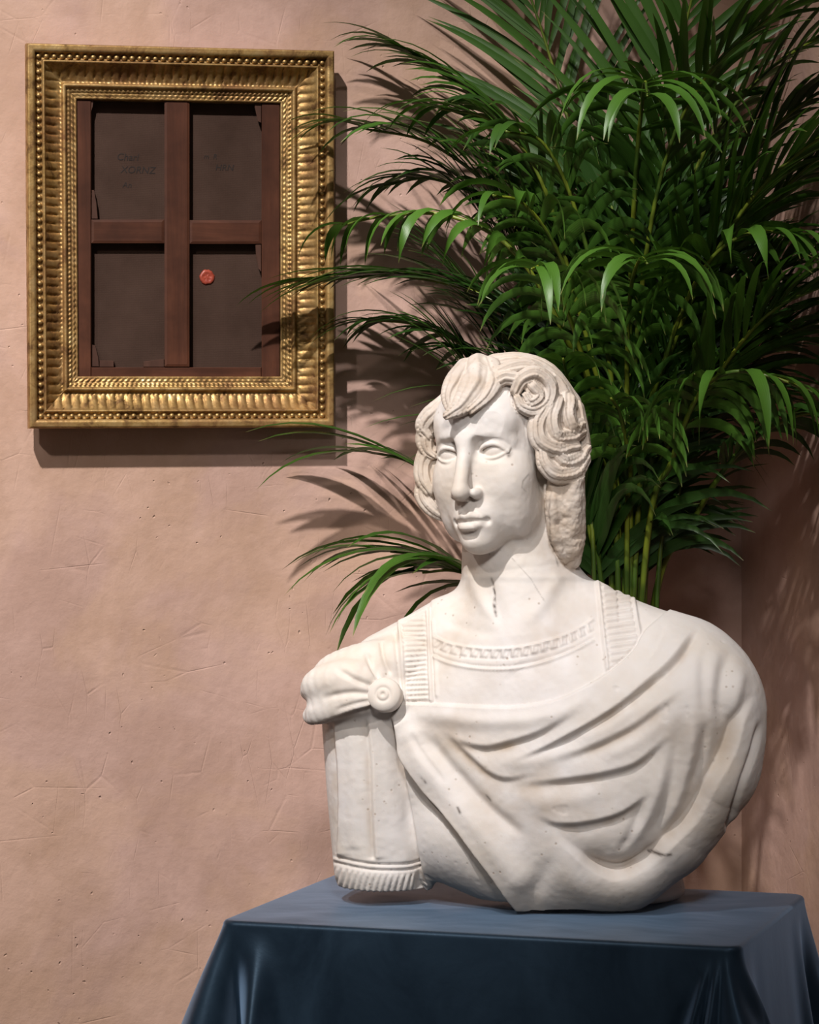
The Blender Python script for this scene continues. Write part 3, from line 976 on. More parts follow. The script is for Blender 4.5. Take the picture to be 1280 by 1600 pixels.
BV = BV + NV * (DISP * FACING)[:, None] * PX
# tuck the two overlapping rims of the volume seam under each other
nh = len(VERTS[0])
zz = BV[:, 2]
isb = np.arange(len(BV)) >= nh
sink = np.where(isb, np.clip((zz - (SEAM - LAP)) / (2 * LAP), 0, 1), np.clip(((SEAM + LAP) - zz) / (2 * LAP), 0, 1))
sink = np.where(np.abs(zz - SEAM) < LAP * 1.3, sink, 0)
BV = BV - NV * (sink * 0.00012)[:, None]
BV[:, 2] = np.maximum(BV[:, 2], -TABLE_H + 0.004)
km = Nodes("aged_white_marble")
mv = km.coords('Object')
patch = km.noise(mv, 9.0, 6, 0.62, 0.6)
stain = km.noise(mv, 4.0, 5, 0.6, 0.3)
colm = km.ramp(stain, [(0.36, (0.66, 0.63, 0.625)), (0.52, (0.64, 0.595, 0.555)), (0.68, (0.58, 0.495, 0.405))])
colm = km.mix(km.ramp(patch, [(0.42, (0, 0, 0)), (0.72, (0.6, 0.6, 0.6))]), colm, (0.69, 0.66, 0.65))
spk = km.n('ShaderNodeTexVoronoi', feature='F1'); spk.inputs['Scale'].default_value = 75.0
km.l(mv, spk.inputs['Vector'])
spm = km.math('MULTIPLY', km.ramp(spk.outputs['Distance'], [(0.06, (1, 1, 1)), (0.17, (0, 0, 0))]),
              km.ramp(km.noise(mv, 16.0, 2, 0.5), [(0.52, (0, 0, 0)), (0.62, (0.7, 0.7, 0.7))]))
colm = km.mix(spm, colm, (0.34, 0.27, 0.22))
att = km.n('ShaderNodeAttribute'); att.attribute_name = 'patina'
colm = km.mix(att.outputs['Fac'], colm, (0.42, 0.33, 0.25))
atc = km.n('ShaderNodeAttribute'); atc.attribute_name = 'crack'
colm = km.mix(atc.outputs['Fac'], colm, (0.075, 0.055, 0.045))
hgt = km.math('ADD', km.math('MULTIPLY', km.noise(mv, 120, 3, 0.6), 0.4), km.math('MULTIPLY', spm, -0.7))
km.set(Base_Color=colm, Roughness=0.6, Normal=km.bump(hgt, 0.25, 0.003))
km.b.inputs['Subsurface Weight'].default_value = 0.12
km.b.inputs['Subsurface Radius'].default_value = (0.012, 0.008, 0.006)
km.b.inputs['Subsurface Scale'].default_value = 0.4
km.b.inputs['Specular IOR Level'].default_value = 0.35
M_MARBLE = km.m
bust_base = W(845, 1415, BZ)
bust_base[2] = EYE - TABLE_H
bust = empty("marble_bust", bust_base, -YAW)
tag(bust, "white marble bust of a curly-haired man in draped cloak on blue cloth", "bust")
fig = mesh_obj("carved_figure", S2W(BV), BQ, M_MARBLE, bust, world_space=bust)
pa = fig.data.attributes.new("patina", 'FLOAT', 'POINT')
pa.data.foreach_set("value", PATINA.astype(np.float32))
pc = fig.data.attributes.new("crack", 'FLOAT', 'POINT')
pc.data.foreach_set("value", CRACK.astype(np.float32))

def lathe(name, prof, n, mat, parent, M):
    """turned piece: prof = (radius, height); M places it in the parent's space"""
    v = []; f = []
    for i, (r, z) in enumerate(prof):
        for j in range(n):
            a = 2 * math.pi * j / n
            v.append(M @ Vector((r * math.cos(a), r * math.sin(a), z)))
    for i in range(len(prof) - 1):
        for j in range(n):
            f.append((i * n + j, i * n + (j + 1) % n, (i + 1) * n + (j + 1) % n, (i + 1) * n + j))
    f.append(tuple(range(n))[::-1])
    f.append(tuple((len(prof) - 1) * n + j for j in range(n)))
    return mesh_obj(name, v, f, mat, parent)

# round brooch pinned on the far shoulder
near_b = np.nonzero((np.abs(U - 601) < 26) & (np.abs(V - 1086) < 26) & (FACING > 0.3))[0]
bd_ = np.sort(BV[near_b, 1])[: max(6, len(near_b) // 6)].mean()
bc = S(601, 1086, bd_ - 0.002)
m_bust = np.array(bust.matrix_basis.inverted())
bl = Vector((m_bust[:3, :3] @ S2W(bc) + m_bust[:3, 3]).tolist())
aim = Matrix.Rotation(math.radians(-14), 4, 'Z') @ Matrix.Rotation(math.radians(90 - 12), 4, 'X')
R0 = 27 * PX
lathe("brooch", [(R0 * 0.9, -0.02), (R0, -0.004), (R0, 0.003), (R0 * 0.9, 0.0068), (R0 * 0.62, 0.0085), (R0 * 0.46, 0.0088), (R0 * 0.40, 0.0076),
                 (R0 * 0.34, 0.009), (R0 * 0.24, 0.0098), (R0 * 0.12, 0.0098), (R0 * 0.08, 0.0085), (0.0002, 0.0085)], 40, M_MARBLE, bust, Matrix.Translation(bl) @ aim)["label"] = "round marble brooch with a ringed boss"
# turned foot behind the front drape
sc_ = W(962, 1404, 3.90); sc_[2] = EYE - TABLE_H + 0.004
sl_ = Vector((m_bust[:3, :3] @ sc_ + m_bust[:3, 3]).tolist())
lathe("socle", [(0.088, 0.0), (0.094, 0.004), (0.095, 0.012), (0.091, 0.03), (0.094, 0.06), (0.10, 0.09)], 48, M_MARBLE, bust, Matrix.Translation(sl_))["label"] = "round marble foot under the bust"

# ------------------------------------------------------------------ velvet cloth over the table
TEX = np.array([0.952, -0.307]); TEX /= np.linalg.norm(TEX)      # along the table's front (camera right / away)
TEY = np.array([-TEX[1], TEX[0]])
TC = np.array([0.151, 3.826])
THX, THY, TRAD = 0.345, 0.236, 0.022
TOP_Z = -TABLE_H
DROP = EYE - TABLE_H - 0.004

def cloth():
    # walk round the rounded rectangle, front edge first
    pts = []; nor = []; tagc = []
    def arc(cx, cy, a0, a1, n):
        for i in range(n):
            a = a0 + (a1 - a0) * i / n
            pts.append((cx + TRAD * math.cos(a), cy + TRAD * math.sin(a))); nor.append((math.cos(a), math.sin(a)))
    def line(x0, y0, x1, y1, nx, ny, n):
        for i in range(n):
            t = i / n
            pts.append((x0 + (x1 - x0) * t, y0 + (y1 - y0) * t)); nor.append((nx, ny))
    hx, hy, r = THX, THY, TRAD
    line(-hx + r, -hy, hx - r, -hy, 0, -1, 220)
    arc(hx - r, -hy + r, -math.pi / 2, 0, 26)
    line(hx, -hy + r, hx, hy - r, 1, 0, 150)
    arc(hx - r, hy - r, 0, math.pi / 2, 20)
    line(hx - r, hy, -hx + r, hy, 0, 1, 120)
    arc(-hx + r, hy - r, math.pi / 2, math.pi, 20)
    line(-hx, hy - r, -hx, -hy + r, -1, 0, 150)
    arc(-hx + r, -hy + r, math.pi, 1.5 * math.pi, 26)
    P = np.array(pts); N = np.array(nor)
    seg = np.linalg.norm(np.roll(P, -1, 0) - P, axis=1)
    s = np.r_[0, np.cumsum(seg)[:-1]]; tot = seg.sum()
    wf = 2 * (hx - r); ca = math.pi / 2 * r; ws = 2 * (hy - r)
    cFR = wf + ca / 2; cBR = wf + ca + ws + ca / 2; cBL = cBR + ca + wf; cFL = tot - ca / 2
    def dist(c):
        d = s - c
        return (d + tot / 2) % tot - tot / 2
    g = lambda x, c, w: np.exp(-((x - c) / w) ** 2)
    qFL, qFR, qBR, qBL = dist(cFL), dist(cFR), dist(cBR), dist(cBL)
    rg = np.random.RandomState(4)
    verts = []
    ER = 0.007
    rings = []
    # top, from the middle out
    for k in np.linspace(0.0, 1.0, 26)[1:]:
        rings.append(('top', k))
    for a in np.linspace(0, math.pi / 2, 7)[1:]:
        rings.append(('edge', a))
    for t in np.r_[np.linspace(0.004, 0.20, 46), np.linspace(0.22, DROP - ER, 34)]:
        rings.append(('skirt', t))
    def wrinkle(x, y):
        p = np.stack([x * 9, y * 15, 0 * x + 3.3], 1)
        return 0.0016 * fbm(p, 3) + 0.0010 * np.sin(x * 60 + 6 * y + 2 * np.sin(y * 14)) * sstep(0.1, 0.2, np.abs(x))
    for kind, t in rings:
        if kind == 'top':
            Q = (P - N * ER) * t
            z = wrinkle(Q[:, 0], Q[:, 1]) * (1 - t ** 8)
        elif kind == 'edge':
            Q = P - N * ER * (1 - math.sin(t)); z = np.full(len(P), -ER * (1 - math.cos(t)))
        else:
            f = t / 0.16
            ff = np.minimum(f, 1.6) + 0.06 * max(0, f - 1.6)
            grow = 1 - math.exp(-t / 0.035)
            o = 0.016 * ff * np.ones(len(P))
            # front left: the corner stands out as one big cone with a fold beside it
            o += 0.044 * ff * g(qFL, -0.014, 0.045) * grow + 0.010 * grow * g(qFL, -0.004, 0.02)
            x = qFL - (0.016 + 0.010 * min(f, 2))
            o -= 0.050 * ff * grow * np.where(x > 0, np.exp(-(x / 0.014) ** 1.6), np.exp(-(x / 0.009) ** 2))
            o += 0.052 * ff * g(qFL, 0.050 + 0.012 * min(f, 2), 0.017 + 0.006 * min(f, 2)) * grow
            o += 0.010 * ff * g(qFL, 0.006, 0.007) * grow - 0.008 * ff * g(qFL, -0.03, 0.012) * grow
            # front right: a bunch of narrow pleats
            o += 0.050 * ff * g(qFR, 0.0, 0.050) * grow
            fan = 0.35 + 0.65 * min(t / 0.12, 2.0)
            for c, w, h in ((-0.060, 0.011, -0.012), (-0.040, 0.010, 0.026), (-0.026, 0.008, -0.024), (-0.012, 0.009, 0.028), (0.000, 0.008, -0.020), (0.014, 0.010, 0.024),
                            (0.034, 0.012, -0.014), (0.060, 0.016, 0.010)):
                o += h * ff * g(qFR, -0.018 + c * fan, w * fan) * grow
            o += 0.028 * ff * g(qBR, 0.0, 0.05) * grow - 0.016 * ff * g(qBR, -0.055, 0.016) * grow + 0.012 * ff * g(qBR, -0.095, 0.02) * grow
            o += 0.05 * ff * g(qBL, 0.0, 0.05) * grow
            # faint creases of the hanging front
            o += 0.0016 * g(s, wf * 0.615, 0.006) * grow + 0.003 * ff * np.sin(s * 21 + 1.0) * grow * 0.5
            o += 0.0022 * grow * fbm(np.stack([s * 12, np.full(len(s), t * 3.0), 0 * s + 8], 1), 2)
            Q = P + N * o[:, None]
            z = np.full(len(P), -ER - t)
        verts.append(np.c_[Q, z])
    n = len(P)
    V_ = np.vstack([[[0, 0, 0.0]]] + verts)
    faces = [(0, 1 + j, 1 + (j + 1) % n) for j in range(n)]
    quads = []
    for i in range(len(rings) - 1):
        a = 1 + i * n; b = a + n
        quads += [(a + j, b + j, b + (j + 1) % n, a + (j + 1) % n) for j in range(n)]
    XY = TC + V_[:, 0:1] * TEX + V_[:, 1:2] * TEY
    Wp = S2W(np.c_[XY, TOP_Z + V_[:, 2]])
    base = S2W(np.r_[TC, 0.0]); base[2] = 0.004
    k = Nodes("blue_velvet")
    cv = k.coords('Object')
    nn = k.noise(cv, 26, 5, 0.65, 0.6)
    mott = k.noise(k.coords('Object', scale=(1, 1, 0.6)), 9, 5, 0.65, 0.8)
    col = k.ramp(mott, [(0.32, (0.007, 0.014, 0.024)), (0.68, (0.016, 0.030, 0.048))])
    bmp = k.bump(nn, 0.12, 0.004)
    k.set(Base_Color=col, Roughness=0.42, Normal=bmp)
    sh = k.n('ShaderNodeBsdfSheen', distribution='ASHIKHMIN')
    sh.inputs['Color'].default_value = (0.115, 0.175, 0.265, 1); sh.inputs['Roughness'].default_value = 0.42
    k.l(bmp, sh.inputs['Normal'])
    ad = k.n('ShaderNodeAddShader'); k.l(k.b.outputs[0], ad.inputs[0]); k.l(sh.outputs[0], ad.inputs[1])
    k.l(ad.outputs[0], k.t.nodes['Material Output'].inputs[0])
    k.b.inputs['Specular IOR Level'].default_value = 0.35
    k.b.inputs['Specular Tint'].default_value = (0.45, 0.7, 1.0, 1)
    k.b.inputs['Sheen Weight'].default_value = 0.4
    k.b.inputs['Sheen Roughness'].default_value = 0.28
    k.b.inputs['Sheen Tint'].default_value = (0.30, 0.46, 0.66, 1)
    root = mesh_obj("table_cloth", Wp - base, [f for f in faces] + quads, k.m)
    root.location = base
    tag(root, "dark blue velvet cloth draped over the table under the bust", "cloth")
    return root
cloth()

# ------------------------------------------------------------------ areca palm behind the bust
PALM_BASE = W(968, HORIZON, 4.28); PALM_BASE[2] = 0.0
palm = empty("potted_palm", PALM_BASE)
tag(palm, "tall bushy areca palm with arching green fronds behind the bust", "potted palm")

def leafmat(name, dark, light, tip):
    k = Nodes(name)
    v = k.coords('Object')
    n = k.noise(v, 6, 3, 0.5)
    info = k.n('ShaderNodeObjectInfo')
    uvn = k.n('ShaderNodeUVMap')
    sep = k.n('ShaderNodeSeparateXYZ'); k.l(uvn.outputs[0], sep.inputs[0])
    col = k.ramp(n, [(0.3, dark), (0.7, light)])
    col = k.mix(k.ramp(sep.outputs[1], [(0.93, (0, 0, 0)), (1.0, (0.8, 0.8, 0.8))]), col, tip)
    vein = k.math('MULTIPLY', k.math('SINE', k.math('MULTIPLY', sep.outputs[0], 44.0)), 1.0)
    k.set(Base_Color=col, Roughness=0.40, Normal=k.bump(vein, 0.08, 0.001))
    k.b.inputs['Specular IOR Level'].default_value = 0.38
    tr = k.n('ShaderNodeBsdfTranslucent'); k.l(k.mix(0.5, col, (0.10, 0.24, 0.02)), tr.inputs[0])
    mx = k.n('ShaderNodeMixShader'); mx.inputs[0].default_value = 0.16
    k.l(k.b.outputs[0], mx.inputs[1]); k.l(tr.outputs[0], mx.inputs[2])
    k.l(mx.outputs[0], k.t.nodes['Material Output'].inputs[0])
    return k.m
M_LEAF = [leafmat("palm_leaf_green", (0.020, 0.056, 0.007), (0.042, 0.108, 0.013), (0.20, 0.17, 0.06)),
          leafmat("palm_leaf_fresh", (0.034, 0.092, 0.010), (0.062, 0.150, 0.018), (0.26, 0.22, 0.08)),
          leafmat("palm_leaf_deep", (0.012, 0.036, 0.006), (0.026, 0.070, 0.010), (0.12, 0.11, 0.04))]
kst = Nodes("palm_stem")
kst.set(Base_Color=kst.ramp(kst.noise(kst.coords('Object'), 12, 4), [(0.38, (0.035, 0.072, 0.007)), (0.66, (0.15, 0.18, 0.013))]), Roughness=0.42)

def tube(path, rad, n=6):
    path = np.asarray(path); v = []; f = []
    ref = np.array([0.3, 0.9, 0.1])
    for i, p in enumerate(path):
        T = path[min(i + 1, len(path) - 1)] - path[max(i - 1, 0)]; T = T / np.linalg.norm(T)
        a = np.cross(T, ref); a /= np.linalg.norm(a); b = np.cross(T, a)
        for j in range(n):
            t = 2 * math.pi * j / n
            v.append(p + rad[i] * (a * math.cos(t) + b * math.sin(t)))
    for i in range(len(path) - 1):
        f += [(i * n + j, i * n + (j + 1) % n, (i + 1) * n + (j + 1) % n, (i + 1) * n + j) for j in range(n)]
    f.append(tuple(range(n))[::-1]); f.append(tuple((len(path) - 1) * n + j for j in range(n)))
    return v, f

prng = random.Random(11)
LEAVES = []          # (score, frond, verts, faces, uv, material index)

def leaflet(p, d, nrm, L, Wd, g, seg=8):
    """one blade: bends under its own weight, folded along the midrib"""
    pts = []; cur = p.copy(); dd = d / np.linalg.norm(d)
    step = L / seg; rows = []
    for i in range(seg + 1):
        t = i / seg
        w = Wd * (0.30 + 0.70 * min(1, t / 0.22)) * (1 - max(0, (t - 0.30) / 0.70) ** 1.7) + 0.0003
        side = np.cross(dd, nrm); side /= (np.linalg.norm(side) + 1e-9)
        nn = np.cross(side, dd)
        rows.append((cur - side * w * 0.5 + nn * w * 0.13, cur.copy(), cur + side * w * 0.5 + nn * w * 0.13))
        cur = cur + dd * step
        dd = dd + np.array([0, 0, -g * (0.35 + t) * 2.0 / seg]); dd /= np.linalg.norm(dd)
    v = [q_ for r in rows for q_ in r]
    f = []; uv = []
    for i in range(seg):
        a = i * 3
        f += [(a, a + 1, a + 4, a + 3), (a + 1, a + 2, a + 5, a + 4)]
        t0, t1 = i / seg, (i + 1) / seg
        uv += [(0, t0), (0.5, t0), (0.5, t1), (0, t1), (0.5, t0), (1, t0), (1, t1), (0.5, t1)]
    return np.array(v), f, uv

def proj_w(p):
    r = p - CAM
    x, y, z = r @ RIGHT, r @ FWD, r[..., 2]
    return 640 + x / y * FPX, HORIZON - z / y * FPX, y

def hits_bust(v):
    p = np.stack([(v - CAM) @ RIGHT, (v - CAM) @ FWD, v[:, 2] - EYE], 1)
    for vol in VOLS:
        i = np.round((p - vol.lo) / vol.h).astype(int)
        ok = np.all((i >= 0) & (i < vol.n), 1)
        if ok.any() and (vol.d[i[ok, 0], i[ok, 1], i[ok, 2]] < 0.004).any(): return True
    return False

def inside_room(v):
    fr = (v[:, 0] > D_[0] - 0.02) & (v[:, 0] < B_[0] + 0.02) & (v[:, 2] > C_[2] - 0.02) & (v[:, 2] < A_[2] + 0.02)
    if fr.any() and v[fr, 1].max() > WALL_Y - 0.060: return False
    return not hits_bust(v) and v[:, 1].max() < WALL_Y - 0.006 and v[:, 0].max() < WALL_X - 0.006

WSCALE, LSCALE = 1.32, 1.15
def frond(pts, L=0.16, wd=0.0125, pairs=22, t0=0.30, phi=(62, 22), lift=0.25, g=0.9, mat=None, face=None, stem=0.0042, front=0.0, jit=0.10):
    """pts: (u, v, depth) stations of the stalk, root first"""
    root = PALM_BASE + np.array([prng.uniform(-0.05, 0.05), prng.uniform(-0.05, 0.05), 0.33])
    low = W(*pts[0])
    ctrl = [root, root * 0.62 + low * 0.38 + np.array([0, 0, 0.06])] + [W(*p) for p in pts]
    path = catmull(ctrl, 9)
    n = len(path)
    rad = [stem * (1.25 - 1.0 * i / (n - 1)) + 0.0006 for i in range(n)]
    v, f = tube(path, rad)
    fo = mesh_obj("frond", v, f, kst.m, palm, world_space=palm)
    seg = np.linalg.norm(np.diff(path, axis=0), axis=1); cum = np.r_[0, np.cumsum(seg)]
    k0 = 18                                                     # stalk stations before the frame points
    s0 = cum[k0] + (cum[-1] - cum[k0]) * t0
    for i in range(pairs):
        t = (i + 0.5) / pairs
        for sd in (-1, 1):
            tt = min(1, max(0, t + prng.uniform(-0.3, 0.3) / pairs))
            s_ = s0 + (cum[-1] - s0) * tt
            j = min(np.searchsorted(cum, s_, side='right') - 1, n - 2)
            fr = (s_ - cum[j]) / seg[j]
            p = path[j] * (1 - fr) + path[j + 1] * fr
            T = path[min(j + 2, n - 1)] - path[max(j - 1, 0)]; T /= np.linalg.norm(T)
            ref = np.array([0, 0, 1.0]) if face is None else np.asarray(face, float)
            nn = ref - (ref @ T) * T
            if np.linalg.norm(nn) < 0.25: nn = -FWD - ((-FWD) @ T) * T
            nn /= np.linalg.norm(nn)
            B = np.cross(T, nn)
            ph = math.radians(phi[0] + (phi[1] - phi[0]) * tt + prng.uniform(-7, 7))
            d = T * math.cos(ph) + B * sd * math.sin(ph) + nn * (lift + prng.uniform(-jit, jit))
            ll = L * (0.74 + 0.26 * math.sin(math.pi * tt)) * (1 - 0.15 * tt) * prng.uniform(0.85, 1.12)
            up = nn if abs(d @ nn) < 0.9 * np.linalg.norm(d) else B
            m = mat if mat is not None else (0 if prng.random() < 0.6 else prng.choice((1, 2)))
            for shrink in (1.0, 0.75, 0.5, 0.3):
                vv, ff, uv = leaflet(p, d, up, ll * shrink * LSCALE, wd * WSCALE * prng.uniform(0.75, 1.15), g * prng.uniform(0.7, 1.3))
                if inside_room(vv): break
            else:
                continue
            u_, v_, z_ = proj_w(vv)
            a = vv.reshape(-1, 3, 3); 
            e0 = np.stack(proj_w(a[:-1, 0])[:2], 1); e1 = np.stack(proj_w(a[:-1, 2])[:2], 1); e2 = np.stack(proj_w(a[1:, 0])[:2], 1)
            area = np.abs(np.cross(e1 - e0, e2 - e0)).sum()
            infr = ((u_ > -5) & (u_ < 1285) & (v_ > -5) & (v_ < 1010)).mean()
            LEAVES.append((area * infr * (4.75 - z_.mean()) ** 2 * (1 + front), fo, vv, ff, uv, m))
    return fo

# --- the fronds that reach left over the frame
frond([(945, 650, 4.30), (905, 420, 4.33), (835, 255, 4.36), (740, 150, 4.37), (640, 85, 4.36)], L=0.21, wd=0.0135, pairs=24, phi=(34, 12), lift=0.04, g=0.75, t0=0.25, mat=0, front=0.5)
frond([(940, 690, 4.24), (885, 500, 4.22), (800, 330, 4.22), (680, 228, 4.25), (565, 200, 4.28)], L=0.20, wd=0.0135, pairs=20, phi=(46, 14), lift=0.20, g=0.9, t0=0.2, front=0.5)
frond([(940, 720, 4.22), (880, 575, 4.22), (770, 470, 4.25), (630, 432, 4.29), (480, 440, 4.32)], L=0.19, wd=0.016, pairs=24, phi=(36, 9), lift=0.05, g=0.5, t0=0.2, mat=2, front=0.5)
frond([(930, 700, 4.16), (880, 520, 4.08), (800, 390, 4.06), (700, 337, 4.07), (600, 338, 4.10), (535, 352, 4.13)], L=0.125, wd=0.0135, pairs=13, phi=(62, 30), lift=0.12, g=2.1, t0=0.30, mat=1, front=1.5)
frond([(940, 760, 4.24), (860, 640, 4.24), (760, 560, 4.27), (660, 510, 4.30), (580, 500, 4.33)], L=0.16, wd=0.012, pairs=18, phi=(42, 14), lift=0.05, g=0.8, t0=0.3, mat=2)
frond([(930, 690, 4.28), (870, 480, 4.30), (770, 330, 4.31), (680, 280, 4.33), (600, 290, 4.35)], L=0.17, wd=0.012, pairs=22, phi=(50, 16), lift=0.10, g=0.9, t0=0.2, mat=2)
frond([(930, 650, 4.20), (890, 430, 4.15), (840, 270, 4.12), (770, 190, 4.12), (690, 170, 4.15)], L=0.17, wd=0.012, pairs=20, phi=(48, 16), lift=0.15, g=1.0, t0=0.3)
# --- low ones behind the face
frond([(905, 900, 4.30), (790, 850, 4.32), (712, 775, 4.33), (640, 722, 4.34), (570, 705, 4.345)], L=0.24, wd=0.017, pairs=4, phi=(34, 16), lift=0.0, g=0.6, t0=0.62, mat=0, front=2, jit=0.04)
frond([(915, 985, 4.24), (840, 950, 4.20), (760, 905, 4.16), (690, 872, 4.14), (610, 862, 4.15)], L=0.24, wd=0.017, pairs=8, phi=(40, 10), lift=0.05, g=0.75, t0=0.35, mat=0, front=2)
frond([(915, 1000, 4.20), (840, 960, 4.12), (770, 915, 4.06), (712, 892, 4.03), (660, 895, 4.02)], L=0.24, wd=0.022, pairs=6, phi=(34, 8), lift=0.05, g=1.5, t0=0.5, mat=1, front=2)
# --- upright ones at the top
frond([(985, 760, 4.32), (995, 480, 4.34), (1030, 230, 4.35), (1062, 80, 4.35), (1100, -80, 4.32)], L=0.30, wd=0.0115, pairs=24, phi=(58, 26), lift=0.05, g=0.15, t0=0.40, mat=0, face=-FWD, front=0.8)
frond([(975, 780, 4.33), (950, 500, 4.37), (905, 260, 4.40), (860, 90, 4.41), (810, -60, 4.40)], L=0.26, wd=0.0105, pairs=24, phi=(48, 22), lift=0.05, g=0.3, t0=0.35, mat=0, face=-FWD)
frond([(1000, 760, 4.27), (1020, 500, 4.24), (1090, 260, 4.20), (1190, 120, 4.16), (1310, 40, 4.10)], L=0.27, wd=0.0115, pairs=26, phi=(58, 26), lift=0.10, g=0.5, t0=0.3, mat=0, front=0.5)
frond([(990, 740, 4.20), (1000, 480, 4.14), (1040, 250, 4.08), (1110, 110, 4.03), (1200, 30, 3.98)], L=0.22, wd=0.014, pairs=20, phi=(55, 24), lift=0.15, g=0.6, t0=0.4, mat=0)
# --- bright ones arching towards the viewer
frond([(985, 700, 4.20), (985, 480, 4.14), (993, 280, 4.07), (1003, 165, 4.00), (1008, 128, 3.92), (1012, 150, 3.83)], L=0.165, wd=0.0125, pairs=9, phi=(84, 40), lift=0.30, g=1.7, t0=0.66, mat=1, front=2.5)
frond([(985, 800, 4.14), (980, 600, 4.08), (985, 460, 4.01), (1000, 405, 3.93), (1012, 412, 3.85)], L=0.16, wd=0.0135, pairs=8, phi=(84, 40), lift=0.30, g=2.1, t0=0.62, mat=1, front=2.5)
frond([(1000, 760, 4.14), (1040, 560, 4.08), (1100, 420, 4.02), (1170, 365, 3.98), (1250, 368, 3.95)], L=0.14, wd=0.0155, pairs=11, phi=(70, 34), lift=0.20, g=1.8, t0=0.45, mat=1, front=2.5)
frond([(1010, 860, 4.12), (1050, 720, 4.05), (1090, 620, 3.99), (1140, 582, 3.93), (1210, 590, 3.91), (1290, 622, 3.90)], L=0.15, wd=0.0145, pairs=12, phi=(74, 40), lift=0.12, g=2.4, t0=0.42, mat=1, front=2.5)
frond([(955, 820, 4.16), (920, 690, 4.09), (890, 600, 4.04), (880, 560, 3.98)], L=0.11, wd=0.014, pairs=6, phi=(75, 40), lift=0.25, g=2.2, t0=0.55, mat=1, front=2)
frond([(980, 840, 4.14), (985, 740, 4.08), (970, 650, 4.01), (955, 622, 3.96)], L=0.13, wd=0.014, pairs=7, phi=(75, 40), lift=0.25, g=2.2, t0=0.5, mat=1, front=2)
frond([(960, 760, 4.14), (920, 590, 4.08), (880, 470, 4.02), (850, 420, 3.96), (830, 420, 3.92)], L=0.15, wd=0.014, pairs=9, phi=(72, 34), lift=0.2, g=2.0, t0=0.45, mat=1, front=2)
frond([(960, 760, 4.18), (925, 560, 4.12), (875, 400, 4.07), (820, 320, 4.03), (770, 305, 4.00)], L=0.15, wd=0.0135, pairs=11, phi=(68, 30), lift=0.2, g=1.8, t0=0.4, mat=1, front=1.5)
frond([(965, 760, 4.18), (945, 520, 4.12), (900, 330, 4.08), (850, 225, 4.05), (790, 205, 4.02)], L=0.16, wd=0.0125, pairs=13, phi=(64, 28), lift=0.2, g=1.5, t0=0.4, mat=0, front=1)
# --- right-hand side
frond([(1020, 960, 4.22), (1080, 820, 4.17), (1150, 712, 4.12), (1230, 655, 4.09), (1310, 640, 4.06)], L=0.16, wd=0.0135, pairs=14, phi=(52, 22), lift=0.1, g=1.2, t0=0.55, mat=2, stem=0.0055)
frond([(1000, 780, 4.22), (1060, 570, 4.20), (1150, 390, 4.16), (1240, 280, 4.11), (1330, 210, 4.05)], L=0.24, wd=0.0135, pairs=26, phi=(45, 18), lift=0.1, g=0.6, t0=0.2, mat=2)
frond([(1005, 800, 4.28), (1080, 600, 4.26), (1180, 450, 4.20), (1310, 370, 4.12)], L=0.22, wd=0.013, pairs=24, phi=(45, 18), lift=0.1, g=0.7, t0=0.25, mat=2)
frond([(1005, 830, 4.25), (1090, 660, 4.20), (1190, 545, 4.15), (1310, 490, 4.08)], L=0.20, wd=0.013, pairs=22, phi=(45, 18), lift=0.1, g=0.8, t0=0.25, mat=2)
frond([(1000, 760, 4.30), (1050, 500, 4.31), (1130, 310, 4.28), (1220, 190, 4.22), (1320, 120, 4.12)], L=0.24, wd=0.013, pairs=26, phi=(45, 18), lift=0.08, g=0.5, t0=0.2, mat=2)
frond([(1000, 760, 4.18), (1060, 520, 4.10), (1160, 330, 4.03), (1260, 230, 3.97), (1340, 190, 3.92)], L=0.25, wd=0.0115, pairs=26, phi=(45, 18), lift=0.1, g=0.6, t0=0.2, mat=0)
frond([(1010, 820, 4.16), (1090, 640, 4.08), (1190, 500, 4.00), (1300, 440, 3.94)], L=0.23, wd=0.0115, pairs=24, phi=(45, 18), lift=0.1, g=0.7, t0=0.25, mat=0)
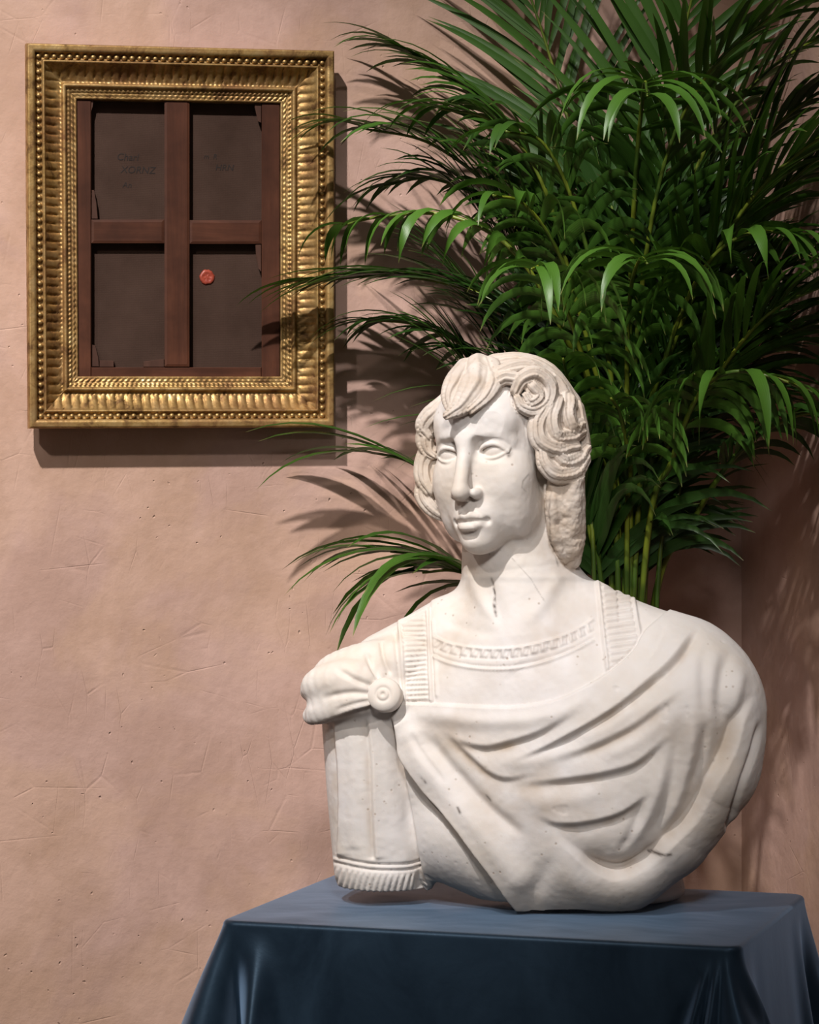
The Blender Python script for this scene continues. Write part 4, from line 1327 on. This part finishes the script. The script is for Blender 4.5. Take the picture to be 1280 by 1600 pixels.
# --- the dark heart of the plant
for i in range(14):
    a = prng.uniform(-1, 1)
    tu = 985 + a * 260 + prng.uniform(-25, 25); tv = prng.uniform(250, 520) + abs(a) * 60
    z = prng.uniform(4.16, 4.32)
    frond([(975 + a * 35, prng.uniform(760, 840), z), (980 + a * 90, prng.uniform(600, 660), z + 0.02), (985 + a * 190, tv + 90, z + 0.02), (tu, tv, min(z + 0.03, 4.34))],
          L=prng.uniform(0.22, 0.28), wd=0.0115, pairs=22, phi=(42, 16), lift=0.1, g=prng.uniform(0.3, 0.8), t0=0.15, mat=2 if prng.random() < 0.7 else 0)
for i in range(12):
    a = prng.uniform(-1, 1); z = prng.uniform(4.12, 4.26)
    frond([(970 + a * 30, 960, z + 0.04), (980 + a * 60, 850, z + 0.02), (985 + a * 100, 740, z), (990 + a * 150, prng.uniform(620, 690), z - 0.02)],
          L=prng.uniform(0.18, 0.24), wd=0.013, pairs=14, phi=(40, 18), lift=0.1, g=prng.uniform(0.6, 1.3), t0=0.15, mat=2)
# short spears and sheaths at the foot of the fronds
for i in range(12):
    a = prng.uniform(-1, 1); z = prng.uniform(4.14, 4.32)
    p0 = PALM_BASE + np.array([a * 0.05, 0, 0.34]); p1 = W(968 + a * 65, 960, z); p2 = W(975 + a * 100, prng.uniform(700, 820), z)
    path = catmull([p0, p1, p2], 10)
    v, f = tube(path, [0.0055 * (1 - 0.6 * i_ / (len(path) - 1)) for i_ in range(len(path))])
    mesh_obj("cane", v, f, kst.m, palm, world_space=palm)

LEAVES.sort(key=lambda q_: -q_[0])
NBIG = 300
pm = np.array(palm.location)
def leaf_mesh(name, parts, parent, offs):
    vs = []; fs = []; uvs = []; mi = []; o_ = 0
    for _, fo, v, f, uv, m in parts:
        vs.append(v - offs); fs += [tuple(i + o_ for i in q_) for q_ in f]; uvs += uv; mi += [m] * len(f); o_ += len(v)
    ob = mesh_obj(name, np.vstack(vs), np.array(fs), None, parent)
    if len(parts) == 1:
        ob.data.materials.append(M_LEAF[mi[0]])
    else:
        for m in M_LEAF: ob.data.materials.append(m)
        ob.data.polygons.foreach_set("material_index", mi)
    ul = ob.data.uv_layers.new(name="UVMap")
    ul.data.foreach_set("uv", np.array(uvs, np.float32).ravel())
    return ob
for L in LEAVES[:NBIG]:
    leaf_mesh("leaflet", [L], L[1], pm)
rest = leaf_mesh("foliage", LEAVES[NBIG:], palm, pm)
rest["kind"] = "stuff"
rest["label"] = "dense smaller green leaflets of the palm"

kp = Nodes("dark_planter")
kp.set(Base_Color=(0.05, 0.045, 0.04), Roughness=0.6)
lathe("pot", [(0.10, 0.0), (0.115, 0.01), (0.13, 0.30), (0.137, 0.305), (0.137, 0.335), (0.128, 0.335), (0.124, 0.31), (0.001, 0.31)], 40, kp.m, palm, Matrix.Identity(4))
